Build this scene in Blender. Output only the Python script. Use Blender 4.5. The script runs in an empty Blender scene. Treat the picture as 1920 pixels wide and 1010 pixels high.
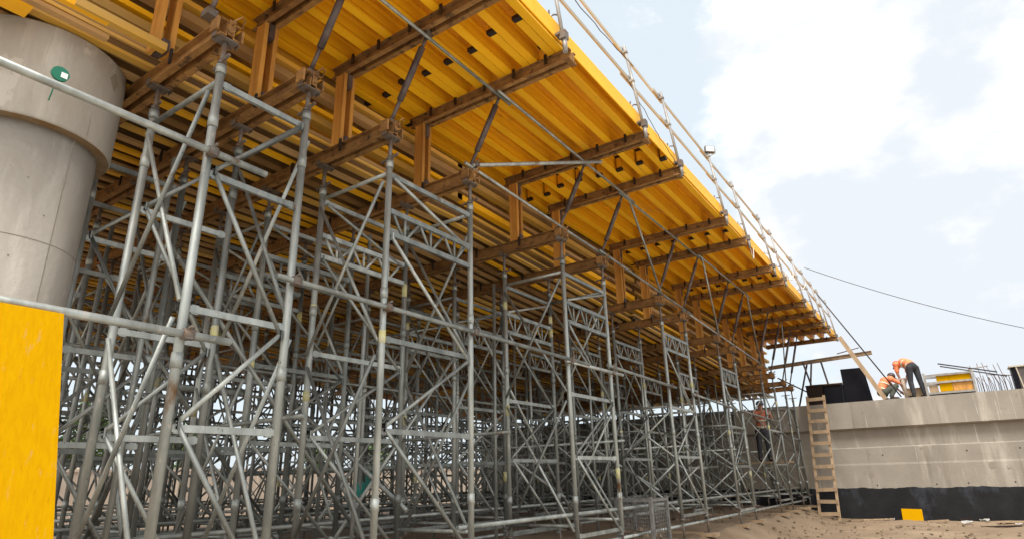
import bpy, bmesh, math, random
from mathutils import Vector, Matrix
random.seed(7)
R = math.radians
scene = bpy.context.scene
col = scene.collection

# ------------------------------------------------------------------ camera
cam_d = bpy.data.cameras.new("camera")
cam_d.sensor_width = 36.0
cam_d.lens = 21.45
cam_d.clip_end = 3000
cam_d.clip_start = 0.05
cam = bpy.data.objects.new("camera", cam_d)
col.objects.link(cam)
cam.matrix_world = Matrix(((0.822, 0.204, 0.532, 0), (0.569, -0.252, -0.783, 0),
                           (-0.025, 0.946, -0.323, 1.6), (0, 0, 0, 1)))
cam.matrix_world = Matrix.Translation((0, 0, 1.6)) @ Matrix(
    [list(r) for r in cam.matrix_world.to_3x3()]).to_quaternion().to_matrix().to_4x4()
scene.camera = cam

# ------------------------------------------------------------------ sky and sun
SUN_EL, SUN_AZ = R(62), R(160)          # azimuth measured from +Y towards +X
world = bpy.data.worlds.new("World")
scene.world = world
world.use_nodes = True
wt = world.node_tree
wt.nodes.clear()
def wn(t, **k):
    n = wt.nodes.new(t)
    for a, b in k.items(): setattr(n, a, b)
    return n
w_out = wn('ShaderNodeOutputWorld'); w_bg = wn('ShaderNodeBackground')
w_sky = wn('ShaderNodeTexSky', sky_type='NISHITA', sun_disc=False)
w_sky.sun_elevation = SUN_EL; w_sky.sun_rotation = SUN_AZ
w_sky.dust_density = 3.0; w_sky.air_density = 1.0
w_bg.inputs['Strength'].default_value = 0.11
w_tc = wn('ShaderNodeTexCoord')
def w_noise(scale, detail, rough, off=(0, 0, 0), sc=(1, 1, 1.6)):
    m = wn('ShaderNodeMapping'); m.inputs['Location'].default_value = off; m.inputs['Scale'].default_value = sc
    n = wn('ShaderNodeTexNoise'); n.inputs['Scale'].default_value = scale
    n.inputs['Detail'].default_value = detail; n.inputs['Roughness'].default_value = rough
    wt.links.new(w_tc.outputs['Generated'], m.inputs[0]); wt.links.new(m.outputs[0], n.inputs['Vector'])
    return n.outputs['Fac']
def w_math(op, a, b=None, clamp=False):
    n = wn('ShaderNodeMath', operation=op); n.use_clamp = clamp
    for i, v in enumerate((a, b)):
        if v is None: continue
        if isinstance(v, (int, float)): n.inputs[i].default_value = v
        else: wt.links.new(v, n.inputs[i])
    return n.outputs[0]
def w_lobe(d, lo, hi):
    n = wn('ShaderNodeVectorMath', operation='DOT_PRODUCT')
    v = Vector(d).normalized(); n.inputs[1].default_value = v
    wt.links.new(w_tc.outputs['Generated'], n.inputs[0])
    r = wn('ShaderNodeMapRange', interpolation_type='SMOOTHSTEP')
    r.inputs['From Min'].default_value = lo; r.inputs['From Max'].default_value = hi
    wt.links.new(n.outputs['Value'], r.inputs['Value'])
    return r.outputs[0]
def w_ramp(v, lo, hi):
    r = wn('ShaderNodeMapRange', interpolation_type='SMOOTHSTEP')
    r.inputs['From Min'].default_value = lo; r.inputs['From Max'].default_value = hi
    wt.links.new(v, r.inputs['Value']); return r.outputs[0]
def w_mix(f, a, b):
    n = wn('ShaderNodeMix', data_type='RGBA')
    if isinstance(f, (int, float)): n.inputs[0].default_value = f
    else: wt.links.new(f, n.inputs[0])
    for i, v in ((6, a), (7, b)):
        if isinstance(v, tuple): n.inputs[i].default_value = (*v, 1)
        else: wt.links.new(v, n.inputs[i])
    return n.outputs[2]
hazy = w_mix(0.86, w_sky.outputs[0], (4.1, 4.55, 4.85))
big = w_noise(2.9, 12, 0.62, (3.1, 0.4, 1.7))
lobe_r = w_lobe((0.20, 0.87, 0.45), 0.885, 0.95)     # the great cumulus to the right
lobe_low = w_lobe((0.0, 0.98, 0.18), 0.93, 1.0)       # bright haze above the horizon
lobe_b = w_lobe((0.35, -0.72, 0.60), 0.25, 0.85)      # unseen bright cloud added behind the camera to light the column and wall
dens = w_math('ADD', w_math('ADD', big, w_math('MULTIPLY', lobe_r, 0.35)), w_math('MULTIPLY', lobe_low, 0.12))
dens = w_math('ADD', dens, w_math('MULTIPLY', lobe_b, 0.40))
cl = w_ramp(dens, 0.60, 0.72)
lobe_g = w_lobe((0.053, 0.967, 0.250), 0.965, 0.998)   # shaded belly of that cloud
grey = w_ramp(w_math('ADD', w_noise(4.2, 7, 0.55, (8.3, 2.2, 5.2)), w_math('MULTIPLY', lobe_g, 0.13)), 0.44, 0.62)
cloud = w_mix(lobe_b, w_mix(grey, (5.9, 5.9, 5.85), (4.05, 4.3, 4.6)), (9.5, 9.3, 9.0))
w_link = wt.links.new
w_link(w_mix(cl, hazy, cloud), w_bg.inputs['Color'])
w_link(w_bg.outputs[0], w_out.inputs[0])

sun_d = bpy.data.lights.new("sun", 'SUN'); sun_d.energy = 2.2; sun_d.angle = R(20); sun_d.color = (1, 0.95, 0.88)
sun = bpy.data.objects.new("sun", sun_d); col.objects.link(sun)
sd = Vector((math.cos(SUN_EL) * math.sin(SUN_AZ), math.cos(SUN_EL) * math.cos(SUN_AZ), math.sin(SUN_EL)))
sun.rotation_euler = sd.to_track_quat('Z', 'Y').to_euler()
scene.view_settings.view_transform = 'Standard'
scene.view_settings.look = 'None'
scene.view_settings.exposure = 0.95
scene.view_settings.gamma = 1.0
scene.cycles.max_bounces = 8
scene.cycles.diffuse_bounces = 5

# ------------------------------------------------------------------ materials
def mat(name, base, rough=0.6, metal=0.0, var=None, scale=6.0, sc=(1, 1, 1), lo=0.35, hi=0.65, rnd=0.0,
        bump=0.0, bscale=40.0, spec=0.5, layers=()):
    """noise-mottled surface: base colour -> var colour; rnd = brightness spread between objects;
    layers = further (colour, scale, stretch, lo, hi) stains"""
    m = bpy.data.materials.new(name); m.use_nodes = True
    t = m.node_tree; b = t.nodes['Principled BSDF']
    b.inputs['Roughness'].default_value = rough; b.inputs['Metallic'].default_value = metal
    b.inputs['Specular IOR Level'].default_value = spec
    tc = t.nodes.new('ShaderNodeTexCoord'); info = t.nodes.new('ShaderNodeObjectInfo')
    off = t.nodes.new('ShaderNodeVectorMath'); off.operation = 'SCALE'
    cmb = t.nodes.new('ShaderNodeCombineXYZ')
    for i in range(3): t.links.new(info.outputs['Random'], cmb.inputs[i])
    t.links.new(cmb.outputs[0], off.inputs[0]); off.inputs['Scale'].default_value = 37.0
    add = t.nodes.new('ShaderNodeVectorMath'); t.links.new(tc.outputs['Object'], add.inputs[0]); t.links.new(off.outputs[0], add.inputs[1])
    def noise(scale, stretch, lo, hi, detail=6):
        mp = t.nodes.new('ShaderNodeMapping'); mp.inputs['Scale'].default_value = stretch
        n = t.nodes.new('ShaderNodeTexNoise'); n.inputs['Scale'].default_value = scale; n.inputs['Detail'].default_value = detail
        n.inputs['Roughness'].default_value = 0.6
        t.links.new(add.outputs[0], mp.inputs[0]); t.links.new(mp.outputs[0], n.inputs['Vector'])
        r = t.nodes.new('ShaderNodeMapRange'); r.inputs['From Min'].default_value = lo; r.inputs['From Max'].default_value = hi
        t.links.new(n.outputs['Fac'], r.inputs['Value']); return r.outputs[0]
    def mix(f, a, bcol):
        n = t.nodes.new('ShaderNodeMix'); n.data_type = 'RGBA'
        t.links.new(f, n.inputs[0])
        if isinstance(a, tuple): n.inputs[6].default_value = (*a, 1)
        else: t.links.new(a, n.inputs[6])
        n.inputs[7].default_value = (*bcol, 1); return n.outputs[2]
    c = base
    if var: c = mix(noise(scale, sc, lo, hi), c, var)
    for (lc, ls, lst, llo, lhi) in layers: c = mix(noise(ls, lst, llo, lhi), c, lc)
    if rnd:
        h = t.nodes.new('ShaderNodeHueSaturation')
        if isinstance(c, tuple): h.inputs['Color'].default_value = (*c, 1)
        else: t.links.new(c, h.inputs['Color'])
        mr = t.nodes.new('ShaderNodeMapRange'); mr.inputs['To Min'].default_value = 1 - rnd; mr.inputs['To Max'].default_value = 1 + rnd
        t.links.new(info.outputs['Random'], mr.inputs['Value']); t.links.new(mr.outputs[0], h.inputs['Value'])
        c = h.outputs[0]
    if isinstance(c, tuple): b.inputs['Base Color'].default_value = (*c, 1)
    else: t.links.new(c, b.inputs['Base Color'])
    if bump:
        n = t.nodes.new('ShaderNodeTexNoise'); n.inputs['Scale'].default_value = bscale; n.inputs['Detail'].default_value = 8
        t.links.new(add.outputs[0], n.inputs['Vector'])
        bp = t.nodes.new('ShaderNodeBump'); bp.inputs['Strength'].default_value = bump; bp.inputs['Distance'].default_value = 0.02
        t.links.new(n.outputs['Fac'], bp.inputs['Height']); t.links.new(bp.outputs[0], b.inputs['Normal'])
    return m

M = {}
M['galv'] = mat('galvanised_steel', (0.40, 0.425, 0.405), 0.55, 0.65, (0.22, 0.237, 0.227), 6, (1, 1, 0.3), rnd=0.36, spec=0.3,
                layers=(((0.15, 0.09, 0.05), 4, (1, 1, 0.4), 0.65, 0.72), ((0.42, 0.41, 0.385), 17, (1, 1, 0.6), 0.63, 0.67), ((0.08, 0.075, 0.07), 28, (1, 1, 0.6), 0.68, 0.72)))
M['jack'] = mat('jack_steel', (0.15, 0.14, 0.13), 0.6, 0.1, (0.13, 0.08, 0.05), 14, rnd=0.2)
M['tape'] = mat('yellow_tape', (0.50, 0.47, 0.17), 0.7, 0, (0.46, 0.45, 0.36), 9, rnd=0.3)
M['yellow'] = mat('yellow_timber', (0.90, 0.48, 0.006), 0.55, 0, (0.84, 0.42, 0.006), 1.6, (2, 0.5, 2), rnd=0.10,
                  layers=(((0.58, 0.31, 0.05), 1.1, (2, 0.5, 2), 0.60, 0.80), ((0.36, 0.18, 0.03), 6, (2, 0.6, 2), 0.68, 0.76), ((0.55, 0.42, 0.22), 13, (1, .7, 1), 0.70, 0.73), ((0.20, 0.10, 0.03), 24, (1, .5, 1), 0.72, 0.75)))
M['yellow_old'] = mat('weathered_yellow_timber', (0.68, 0.37, 0.03), 0.65, 0, (0.58, 0.37, 0.11), 1.4, (2, 0.4, 2), rnd=0.3,
                      layers=(((0.30, 0.17, 0.06), 2, (2, 0.4, 2), 0.60, 0.80),))
M['tan'] = mat('tan_bare_timber', (0.50, 0.32, 0.14), 0.7, 0, (0.38, 0.22, 0.08), 1.5, (2, 0.4, 2), rnd=0.2, layers=(((0.22, 0.13, 0.06), 2.4, (2, 0.4, 2), 0.60, 0.74),))
M['rust_wood'] = mat('dull_brown_timber', (0.34, 0.18, 0.05), 0.7, 0, (0.22, 0.12, 0.04), 2, rnd=0.2)
M['brown'] = mat('shade_brown_timber', (0.17, 0.085, 0.02), 0.7, 0, (0.10, 0.05, 0.016), 1.5, (2, 0.4, 2), rnd=0.25)  # web colour darkened to stand for the shade between soffit beams
M['ply_shade'] = mat('shade_dark_plywood', (0.26, 0.13, 0.02), 0.7, 0, (0.13, 0.07, 0.02), 1.3, (2, 0.6, 2), layers=(((0.60, 0.30, 0.02), 0.5, (1, 0.6, 1), 0.60, 0.64),))  # dark tone carries the shade in the gaps behind the beams
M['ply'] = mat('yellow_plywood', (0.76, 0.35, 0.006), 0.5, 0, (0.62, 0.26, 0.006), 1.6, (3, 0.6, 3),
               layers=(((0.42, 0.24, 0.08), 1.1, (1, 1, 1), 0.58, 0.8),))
M['sheet'] = mat('yellow_formwork_sheet', (0.56, 0.30, 0.0004), 0.7, 0, (0.51, 0.26, 0.0005), 4, (14, 14, 0.25), spec=0.03,
                 layers=(((0.50, 0.29, 0.07), 2.0, (16, 16, 0.14), 0.62, 0.74), ((0.38, 0.17, 0.002), 5.0, (30, 30, 0.12), 0.62, 0.74), ((0.22, 0.08, 0.015), 7, (2, 2, 1.2), 0.72, 0.76)))
M['orange'] = mat('orange_stud_timber', (0.60, 0.29, 0.055), 0.6, 0, (0.40, 0.18, 0.035), 3, (3, 3, 0.5), rnd=0.12)
M['rust'] = mat('rusty_waler_steel', (0.20, 0.096, 0.030), 0.7, 0.1, (0.36, 0.19, 0.06), 7, (1, 1, 1), rnd=0.18, bump=0.4, bscale=30,
                layers=(((0.06, 0.032, 0.016), 11, (1, 1, 1), 0.56, 0.68),))
M['prop'] = mat('dark_prop_steel', (0.060, 0.044, 0.046), 0.5, 0.2, (0.13, 0.10, 0.09), 8, (1, 1, 1), rnd=0.2)
M['cap'] = mat('dark_plastic', (0.018, 0.012, 0.010), 0.5)
M['ochre'] = mat('ochre_stain_shade_concrete', (0.24, 0.18, 0.11), 0.85, 0, (0.20, 0.11, 0.04), 4, layers=(((0.34, 0.30, 0.24), 6, (1, 1, 1), 0.55, 0.7),))  # ochre stain, darkened further with the shade under the capital lip
M['column'] = mat('column_concrete', (0.41, 0.38, 0.335), 0.8, 0, (0.335, 0.308, 0.268), 1.4, (1.6, 1.6, 0.5), bump=0.25, bscale=25,
                  layers=(((0.47, 0.44, 0.39), 3, (2.5, 2.5, 0.35), 0.52, 0.72), ((0.32, 0.28, 0.23), 2.2, (2, 2, 0.3), 0.60, 0.80),
                          ((0.30, 0.15, 0.05), 2.6, (1, 1, 1.0), 0.70, 0.80), ((0.15, 0.13, 0.11), 55, (1, 1, 1), 0.715, 0.74), ((0.48, 0.45, 0.40), 1.2, (1.5, 1.5, 0.8), 0.58, 0.60), ((0.26, 0.23, 0.19), 7, (3, 3, 0.12), 0.66, 0.70)))
M['wallc'] = mat('wall_concrete', (0.30, 0.268, 0.222), 0.85, 0, (0.235, 0.208, 0.172), 0.8, (1.2, 1.2, 0.8), bump=0.25, bscale=18,
                 layers=(((0.42, 0.38, 0.32), 1.6, (1.6, 1.6, 0.25), 0.52, 0.70), ((0.19, 0.165, 0.13), 1.5, (2.2, 2.2, 0.22), 0.58, 0.72),
                         ((0.22, 0.19, 0.15), 4.5, (1, 1, 1), 0.66, 0.72), ((0.14, 0.12, 0.10), 30, (1, 1, 1), 0.70, 0.73), ((0.44, 0.41, 0.36), 5, (3, 3, 0.10), 0.64, 0.70)))
M['pale'] = mat('pale_precast_concrete', (0.50, 0.42, 0.34), 0.85, 0, (0.40, 0.33, 0.27), 0.7)
M['bitumen'] = mat('bitumen', (0.007, 0.0075, 0.009), 0.7, 0, (0.015, 0.016, 0.018), 2.2, (1, 1, 0.7), spec=0.25, bump=0.3, bscale=12,
                   layers=(((0.055, 0.062, 0.080), 1.0, (1, 1, 0.6), 0.54, 0.70), ((0.05, 0.045, 0.04), 6, (1, 1, 0.3), 0.68, 0.80)))
M['sand'] = mat('sandy_ground', (0.25, 0.18, 0.115), 0.95, 0, (0.185, 0.128, 0.079), 0.9, (1, 1, 1), bump=0.7, bscale=7,
                layers=(((0.29, 0.215, 0.14), 0.5, (1, 1.0, 1), 0.52, 0.70), ((0.12, 0.08, 0.047), 3.2, (1, 1, 1), 0.62, 0.74),
                        ((0.32, 0.25, 0.175), 9, (1, 1, 1), 0.66, 0.74)))
M['wood'] = mat('raw_timber', (0.42, 0.30, 0.18), 0.75, 0, (0.30, 0.21, 0.13), 5, (2, 2, 0.6), rnd=0.12)
M['palewood'] = mat('pale_rail_timber', (0.50, 0.44, 0.34), 0.7, 0, (0.38, 0.33, 0.25), 4, (4, 0.5, 4), rnd=0.12)
M['rail'] = mat('railing_steel', (0.34, 0.33, 0.31), 0.5, 0.25, (0.24, 0.22, 0.20), 8, rnd=0.12)
M['black'] = mat('black_board', (0.006, 0.006, 0.009), 0.8, 0, (0.010, 0.010, 0.013), 3, spec=0.1)
M['darkbrown'] = mat('dark_brown_crate', (0.020, 0.012, 0.010), 0.8, 0, (0.030, 0.018, 0.014), 5, spec=0.15)
M['darkgrey'] = mat('dark_grey_board', (0.11, 0.095, 0.085), 0.7, 0, (0.06, 0.05, 0.045), 2)
M['rebar'] = mat('rusty_rebar', (0.17, 0.10, 0.075), 0.7, 0.2, (0.10, 0.07, 0.06), 12, rnd=0.2)
M['cable'] = mat('cable_sheath', (0.045, 0.045, 0.05), 0.6)
M['rope'] = mat('white_rope', (0.62, 0.58, 0.50), 0.8)
M['skin'] = mat('skin', (0.45, 0.24, 0.16), 0.55)
M['vest'] = mat('orange_vest', (0.88, 0.27, 0.12), 0.7, 0, (0.80, 0.21, 0.08), 9)
M['stripe'] = mat('reflective_stripe', (0.60, 0.58, 0.45), 0.4)
M['trousers'] = mat('dark_trousers', (0.020, 0.020, 0.026), 0.85, 0, (0.035, 0.035, 0.042), 10)
M['olive'] = mat('olive_trousers', (0.075, 0.085, 0.065), 0.85, 0, (0.05, 0.055, 0.045), 8)
M['helmet'] = mat('red_helmet', (0.62, 0.09, 0.06), 0.4)
M['darkhair'] = mat('dark_helmet', (0.06, 0.045, 0.05), 0.5)
M['boot'] = mat('work_boot', (0.03, 0.025, 0.022), 0.7)
M['green'] = mat('green_plastic', (0.006, 0.15, 0.085), 0.4)
M['white'] = mat('white_label', (0.80, 0.80, 0.78), 0.5)
M['teal'] = mat('teal_sack', (0.015, 0.20, 0.16), 0.5, 0, (0.03, 0.27, 0.23), 6)
M['wire'] = mat('galvanised_wire', (0.20, 0.20, 0.19), 0.6, 0.3, (0.12, 0.115, 0.11), 15)
M['leaf'] = mat('leaves', (0.055, 0.105, 0.022), 0.6, 0, (0.10, 0.16, 0.035), 3, rnd=0.2)
M['bark'] = mat('bark', (0.09, 0.065, 0.045), 0.9)
M['stone'] = mat('stone', (0.22, 0.165, 0.11), 0.9, 0, (0.16, 0.115, 0.07), 12, rnd=0.25)
M['plastic'] = mat('torn_plastic', (0.42, 0.40, 0.36), 0.6, 0, (0.30, 0.29, 0.28), 9)
M['patch'] = mat('mortar_patch', (0.25, 0.22, 0.175), 0.9)
M['seam'] = mat('form_seam', (0.29, 0.26, 0.22), 0.9)
M['dark'] = mat('dark_recess', (0.02, 0.018, 0.015), 0.9)
M['glass'] = mat('lamp_glass', (0.55, 0.57, 0.58), 0.15)

# ------------------------------------------------------------------ mesh helpers
V = Vector
class MB:
    def __init__(s): s.v = []; s.f = []; s.sm = []
    def frame(s, p, q, up=(0, 0, 1)):
        d = (V(q) - V(p)).normalized(); u = V(up)
        if abs(d.dot(u)) > 0.98: u = V((0, 1, 0)) if abs(d.y) < 0.9 else V((1, 0, 0))
        a = d.cross(u).normalized(); b = a.cross(d).normalized()
        return d, a, b
    def tube(s, p, q, r, r2=None, n=8):
        if r2 is None: r2 = r
        d, a, b = s.frame(p, q); i0 = len(s.v)
        for c, rr in ((V(p), r), (V(q), r2)):
            for k in range(n):
                t = 2 * math.pi * k / n
                s.v.append(c + a * (rr * math.cos(t)) + b * (rr * math.sin(t)))
        for k in range(n):
            s.f.append((i0 + k, i0 + (k + 1) % n, i0 + n + (k + 1) % n, i0 + n + k)); s.sm.append(True)
        s.f.append(tuple(i0 + k for k in reversed(range(n)))); s.sm.append(False)
        s.f.append(tuple(i0 + n + k for k in range(n))); s.sm.append(False)
        return s
    def path(s, pts, r, n=6):
        i0 = len(s.v); m = len(pts); pts = [V(p) for p in pts]
        for j, c in enumerate(pts):
            d, a, b = s.frame(pts[max(j - 1, 0)], pts[min(j + 1, m - 1)])
            rr = r[j] if isinstance(r, (list, tuple)) else r
            for k in range(n):
                t = 2 * math.pi * k / n
                s.v.append(c + a * (rr * math.cos(t)) + b * (rr * math.sin(t)))
        for j in range(m - 1):
            for k in range(n):
                o = i0 + j * n
                s.f.append((o + k, o + (k + 1) % n, o + n + (k + 1) % n, o + n + k)); s.sm.append(True)
        s.f.append(tuple(i0 + k for k in reversed(range(n)))); s.sm.append(False)
        s.f.append(tuple(i0 + (m - 1) * n + k for k in range(n))); s.sm.append(False)
        return s
    def prof(s, pts, p, q, up=(0, 0, 1)):
        """extrude a closed 2-D outline (side, up) from p to q"""
        d, a, b = s.frame(p, q, up); i0 = len(s.v); n = len(pts)
        for c in (V(p), V(q)):
            for (x, y) in pts: s.v.append(c + a * x + b * y)
        for k in range(n):
            s.f.append((i0 + k, i0 + (k + 1) % n, i0 + n + (k + 1) % n, i0 + n + k)); s.sm.append(False)
        s.f.append(tuple(i0 + k for k in reversed(range(n)))); s.sm.append(False)
        s.f.append(tuple(i0 + n + k for k in range(n))); s.sm.append(False)
        return s
    def bar(s, p, q, w, h, up=(0, 0, 1)):
        return s.prof([(-w/2, -h/2), (w/2, -h/2), (w/2, h/2), (-w/2, h/2)], p, q, up)
    def box(s, x0, x1, y0, y1, z0, z1):
        i = len(s.v)
        for z in (z0, z1):
            for (x, y) in ((x0, y0), (x1, y0), (x1, y1), (x0, y1)): s.v.append(V((x, y, z)))
        for f in ((0, 3, 2, 1), (4, 5, 6, 7), (0, 1, 5, 4), (1, 2, 6, 5), (2, 3, 7, 6), (3, 0, 4, 7)):
            s.f.append(tuple(i + k for k in f)); s.sm.append(False)
        return s
    def lathe(s, c, prof, n=64):
        i0 = len(s.v); m = len(prof)
        for (r, z) in prof:
            for k in range(n):
                t = 2 * math.pi * k / n
                s.v.append(V((c[0] + r * math.cos(t), c[1] + r * math.sin(t), z)))
        for j in range(m - 1):
            for k in range(n):
                o = i0 + j * n
                s.f.append((o + k, o + (k + 1) % n, o + n + (k + 1) % n, o + n + k)); s.sm.append(abs(prof[j][0] - prof[j + 1][0]) < 0.012)
        s.f.append(tuple(i0 + k for k in reversed(range(n)))); s.sm.append(False)
        s.f.append(tuple(i0 + (m - 1) * n + k for k in range(n))); s.sm.append(False)
        return s
    def blob(s, c, r, seed=0, n=7, m=5, rough=0.25):
        rd = random.Random(seed); i0 = len(s.v); c = V(c)
        rx, ry, rz = r if isinstance(r, (tuple, list)) else (r, r, r)
        for j in range(1, m):
            for k in range(n):
                th = math.pi * j / m; ph = 2 * math.pi * k / n; g = 1 + rd.uniform(-rough, rough)
                s.v.append(c + V((rx * g * math.sin(th) * math.cos(ph), ry * g * math.sin(th) * math.sin(ph), rz * g * math.cos(th))))
        t = len(s.v); s.v.append(c + V((0, 0, rz))); b = len(s.v); s.v.append(c - V((0, 0, rz)))
        for j in range(m - 2):
            for k in range(n):
                o = i0 + j * n
                s.f.append((o + k, o + n + k, o + n + (k + 1) % n, o + (k + 1) % n)); s.sm.append(rough < 0.1)
        for k in range(n):
            s.f.append((t, i0 + k, i0 + (k + 1) % n)); s.sm.append(rough < 0.1)
            o = i0 + (m - 2) * n
            s.f.append((b, o + (k + 1) % n, o + k)); s.sm.append(rough < 0.1)
        return s
    def build(s, name, m, parent=None, loc=None):
        me = bpy.data.meshes.new(name); me.from_pydata([tuple(v) for v in s.v], [], s.f)
        me.polygons.foreach_set('use_smooth', s.sm); me.materials.append(m); me.update()
        o = bpy.data.objects.new(name, me); col.objects.link(o)
        if parent: o.parent = parent
        if loc: o.location = loc
        return o

def tag(o, label=None, cat=None, group=None, kind=None):
    if label: o['label'] = label
    if cat: o['category'] = cat
    if group: o['group'] = group
    if kind: o['kind'] = kind
    elif cat: o['kind'] = 'thing'
    return o
def empty(name, loc, label, cat, group=None):
    o = bpy.data.objects.new(name, None); col.objects.link(o); o.location = loc; o.empty_display_size = 0.2
    return tag(o, label, cat, group)
def kids(): 
    d = {}
    for o in col.objects:
        if o.parent: d.setdefault(o.parent, []).append(o)
    return d
def copy_tree(o, tree, parent=None):
    c = o.copy(); col.objects.link(c); c.parent = parent
    for ch in tree.get(o, []): copy_tree(ch, tree, c)
    return c
ORD = ['first', 'second', 'third', 'fourth', 'fifth', 'sixth', 'seventh', 'eighth', 'ninth', 'tenth', 'eleventh', 'twelfth',
       'thirteenth', 'fourteenth', 'fifteenth', 'sixteenth', 'seventeenth', 'eighteenth', 'nineteenth', 'twentieth',
       'twenty-first', 'twenty-second', 'twenty-third', 'twenty-fourth', 'twenty-fifth', 'twenty-sixth', 'twenty-seventh',
       'twenty-eighth', 'twenty-ninth', 'thirtieth', 'thirty-first', 'thirty-second', 'thirty-third', 'thirty-fourth',
       'thirty-fifth', 'thirty-sixth', 'thirty-seventh', 'thirty-eighth', 'thirty-ninth', 'fortieth']
ORD += ['forty-' + q for q in ORD[:9]] + ['fiftieth'] + ['fifty-' + q for q in ORD[:9]]
def sstep(a, b, x):
    t = max(0.0, min(1.0, (x - a) / (b - a))); return t * t * (3 - 2 * t)
def zlow(y):                                  # top of the lower walers: level, then the soffit dips
    return 5.0 if y < 6.0 else 5.0 - 0.046 * (y - 6.0)
def zgr(x, y):                                # ground level
    h = 0.17 + 0.38 * sstep(-3.1, -4.3, x) * (1 - sstep(22, 30, y) * 0.3)
    h -= 0.10 * sstep(-20, -26, x)
    return h

# ------------------------------------------------------------------ ground
def axis(lo, hi, step, far, grow=1.25):
    a = []; x = lo
    while x <= hi + 1e-6: a.append(x); x += step
    st = step; x = a[-1]
    while x < far: st *= grow; x += st; a.append(x)
    st = step; x = a[0]; pre = []
    while x > -far: st *= grow; x -= st; pre.append(x)
    return pre[::-1] + a
from mathutils import noise as mnoise
gx = axis(-9, 5, 0.16, 900); gy = axis(9, 26, 0.16, 900)
g = MB()
for y in gy:
    for x in gx:
        n = mnoise.fractal(V((x * 0.55, y * 0.55, 3.0)), 1.0, 2.0, 4) * 0.06 + mnoise.noise(V((x * 2.6, y * 2.6, 1.0))) * 0.03 + 0.05 * abs(mnoise.noise(V((x * 0.5 + y * .25, y * 1.7, 4.0))))
        fade = 1.0 if -40 < x < 40 and -10 < y < 60 else 0.0
        g.v.append(V((x, y, zgr(x, y) + n * fade - 0.02)))
nx = len(gx)
for j in range(len(gy) - 1):
    for i in range(nx - 1):
        o = j * nx + i; g.f.append((o, o + 1, o + nx + 1, o + nx)); g.sm.append(True)
tag(g.build('ground', M['sand']), kind='structure')
M['bounce_pale'] = mat('pale_bounce_surface', (0.60, 0.55, 0.47), 0.95, 0, (0.50, 0.45, 0.38), 1.5, bump=0.6, bscale=14)
hr = MB(); rx = [-2.9 + .6 * i for i in range(21)]; ry = [-24 + .75 * j for j in range(50)]
for y in ry:
    for x in rx: hr.v.append(V((x + .25 * mnoise.noise(V((0, y * .5, 0))), y, max(zgr(x, y), .17) + .10 + .03 * mnoise.noise(V((x, y, 0))))))
for j in range(len(ry) - 1):
    for i in range(len(rx) - 1):
        o_ = j * len(rx) + i; hr.f.append((o_, o_ + 1, o_ + len(rx) + 1, o_ + len(rx))); hr.sm.append(True)
tag(hr.build('bounce_strip', M['bounce_pale']), kind='structure')  # unseen pale strip, added to bounce light up onto the deck underside
rd = random.Random(3)
st = MB()
for k in range(750):
    x = rd.uniform(-6, 4); y = rd.uniform(14.5, 21.8)
    r = 0.010 + 0.035 * rd.random() ** 2.5 * (1 if rd.random() < 0.93 else 2.0)
    st.blob((x, y, zgr(x, y) + r * 0.2), (r, r * rd.uniform(.7, 1.2), r * 0.6), k, 6, 4, 0.3)
tag(st.build('gravel', M['stone']), kind='stuff', label='loose stones and clods strewn over the sandy ground')

# ------------------------------------------------------------------ abutment wall
w = empty('abutment_wall', (0, 22.5, 0), 'long weathered concrete abutment wall with projecting top band above the black base', 'wall')
p = MB()
XW0, XW1 = -17.0, 9.0
outline = [(-0.25, 0.95), (-0.25, 1.70), (-0.236, 1.76), (-0.236, 2.20), (-0.10, 2.235), (-0.10, 2.74), (-0.30, 2.80), (-0.30, 3.60), (2.4, 3.60), (2.4, -0.5), (-0.25, -0.5)]
p.prof([(-y, z) for (y, z) in outline], (XW0, 0, 0), (XW1, 0, 0))
p.build('wall_body', M['wallc'], w)
b = MB(); nb = 260; rb = random.Random(8)
for k in range(nb + 1):
    xx = XW0 + .01 + (XW1 - XW0 - .02) * k / nb; zz = 1.045 + .035 * mnoise.noise(V((xx * 1.3, 0, 0))) + .02 * mnoise.noise(V((xx * 6, 2, 0))) + rb.uniform(-.012, .012)
    b.v += [V((xx, -.262, -.3)), V((xx, -.262, zz)), V((xx, -.2515, zz)), V((xx, -.2515, -.3))]
for k in range(nb):
    o_ = 4 * k
    for q in range(3): b.f.append((o_ + q, o_ + 4 + q, o_ + 5 + q, o_ + 1 + q)); b.sm.append(False)
b.build('bitumen_coating', M['bitumen'], w)
for (xa, za, xb, zb) in ((-2.05, 3.59, -2.2, 1.06), (-0.1, 3.2, -0.25, 1.08), (3.4, 3.59, 3.4, 1.06)):
    def yf(z): return -0.303 if z > 2.79 else (-0.103 if z > 2.22 else (-0.239 if z > 1.76 else -0.253))
    j = MB()
    pts = [(za, 2.80), (2.71, 2.23), (2.17, 1.77), (1.71, 1.06)]
    for (z1, z0) in pts:
        X = lambda z: xa + (xb - xa) * (za - z) / (za - zb)
        if z1 > z0: j.box(X(z1) - .006, X(z1) + .006, yf(z0 + .02) - 0.004, yf(z0 + .02) + .02, z0 + .005, z1 - .005)
    j.build('joint_strip', M['patch'], w)
for x, z in ((-1.75, 1.98), (0.35, 2.02), (1.55, 2.04), (-2.05, 1.12), (-0.55, 1.13), (0.2, 1.15), (1.25, 1.16), (-4.6, 2.0), (-6.2, 1.12)):
    t = MB(); yy = -0.2375 if z > 1.76 else -0.2515
    t.tube((x, yy - .004, z), (x, yy + .01, z), 0.020, n=10); t.build('tie_hole', M['dark'], w)
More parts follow.
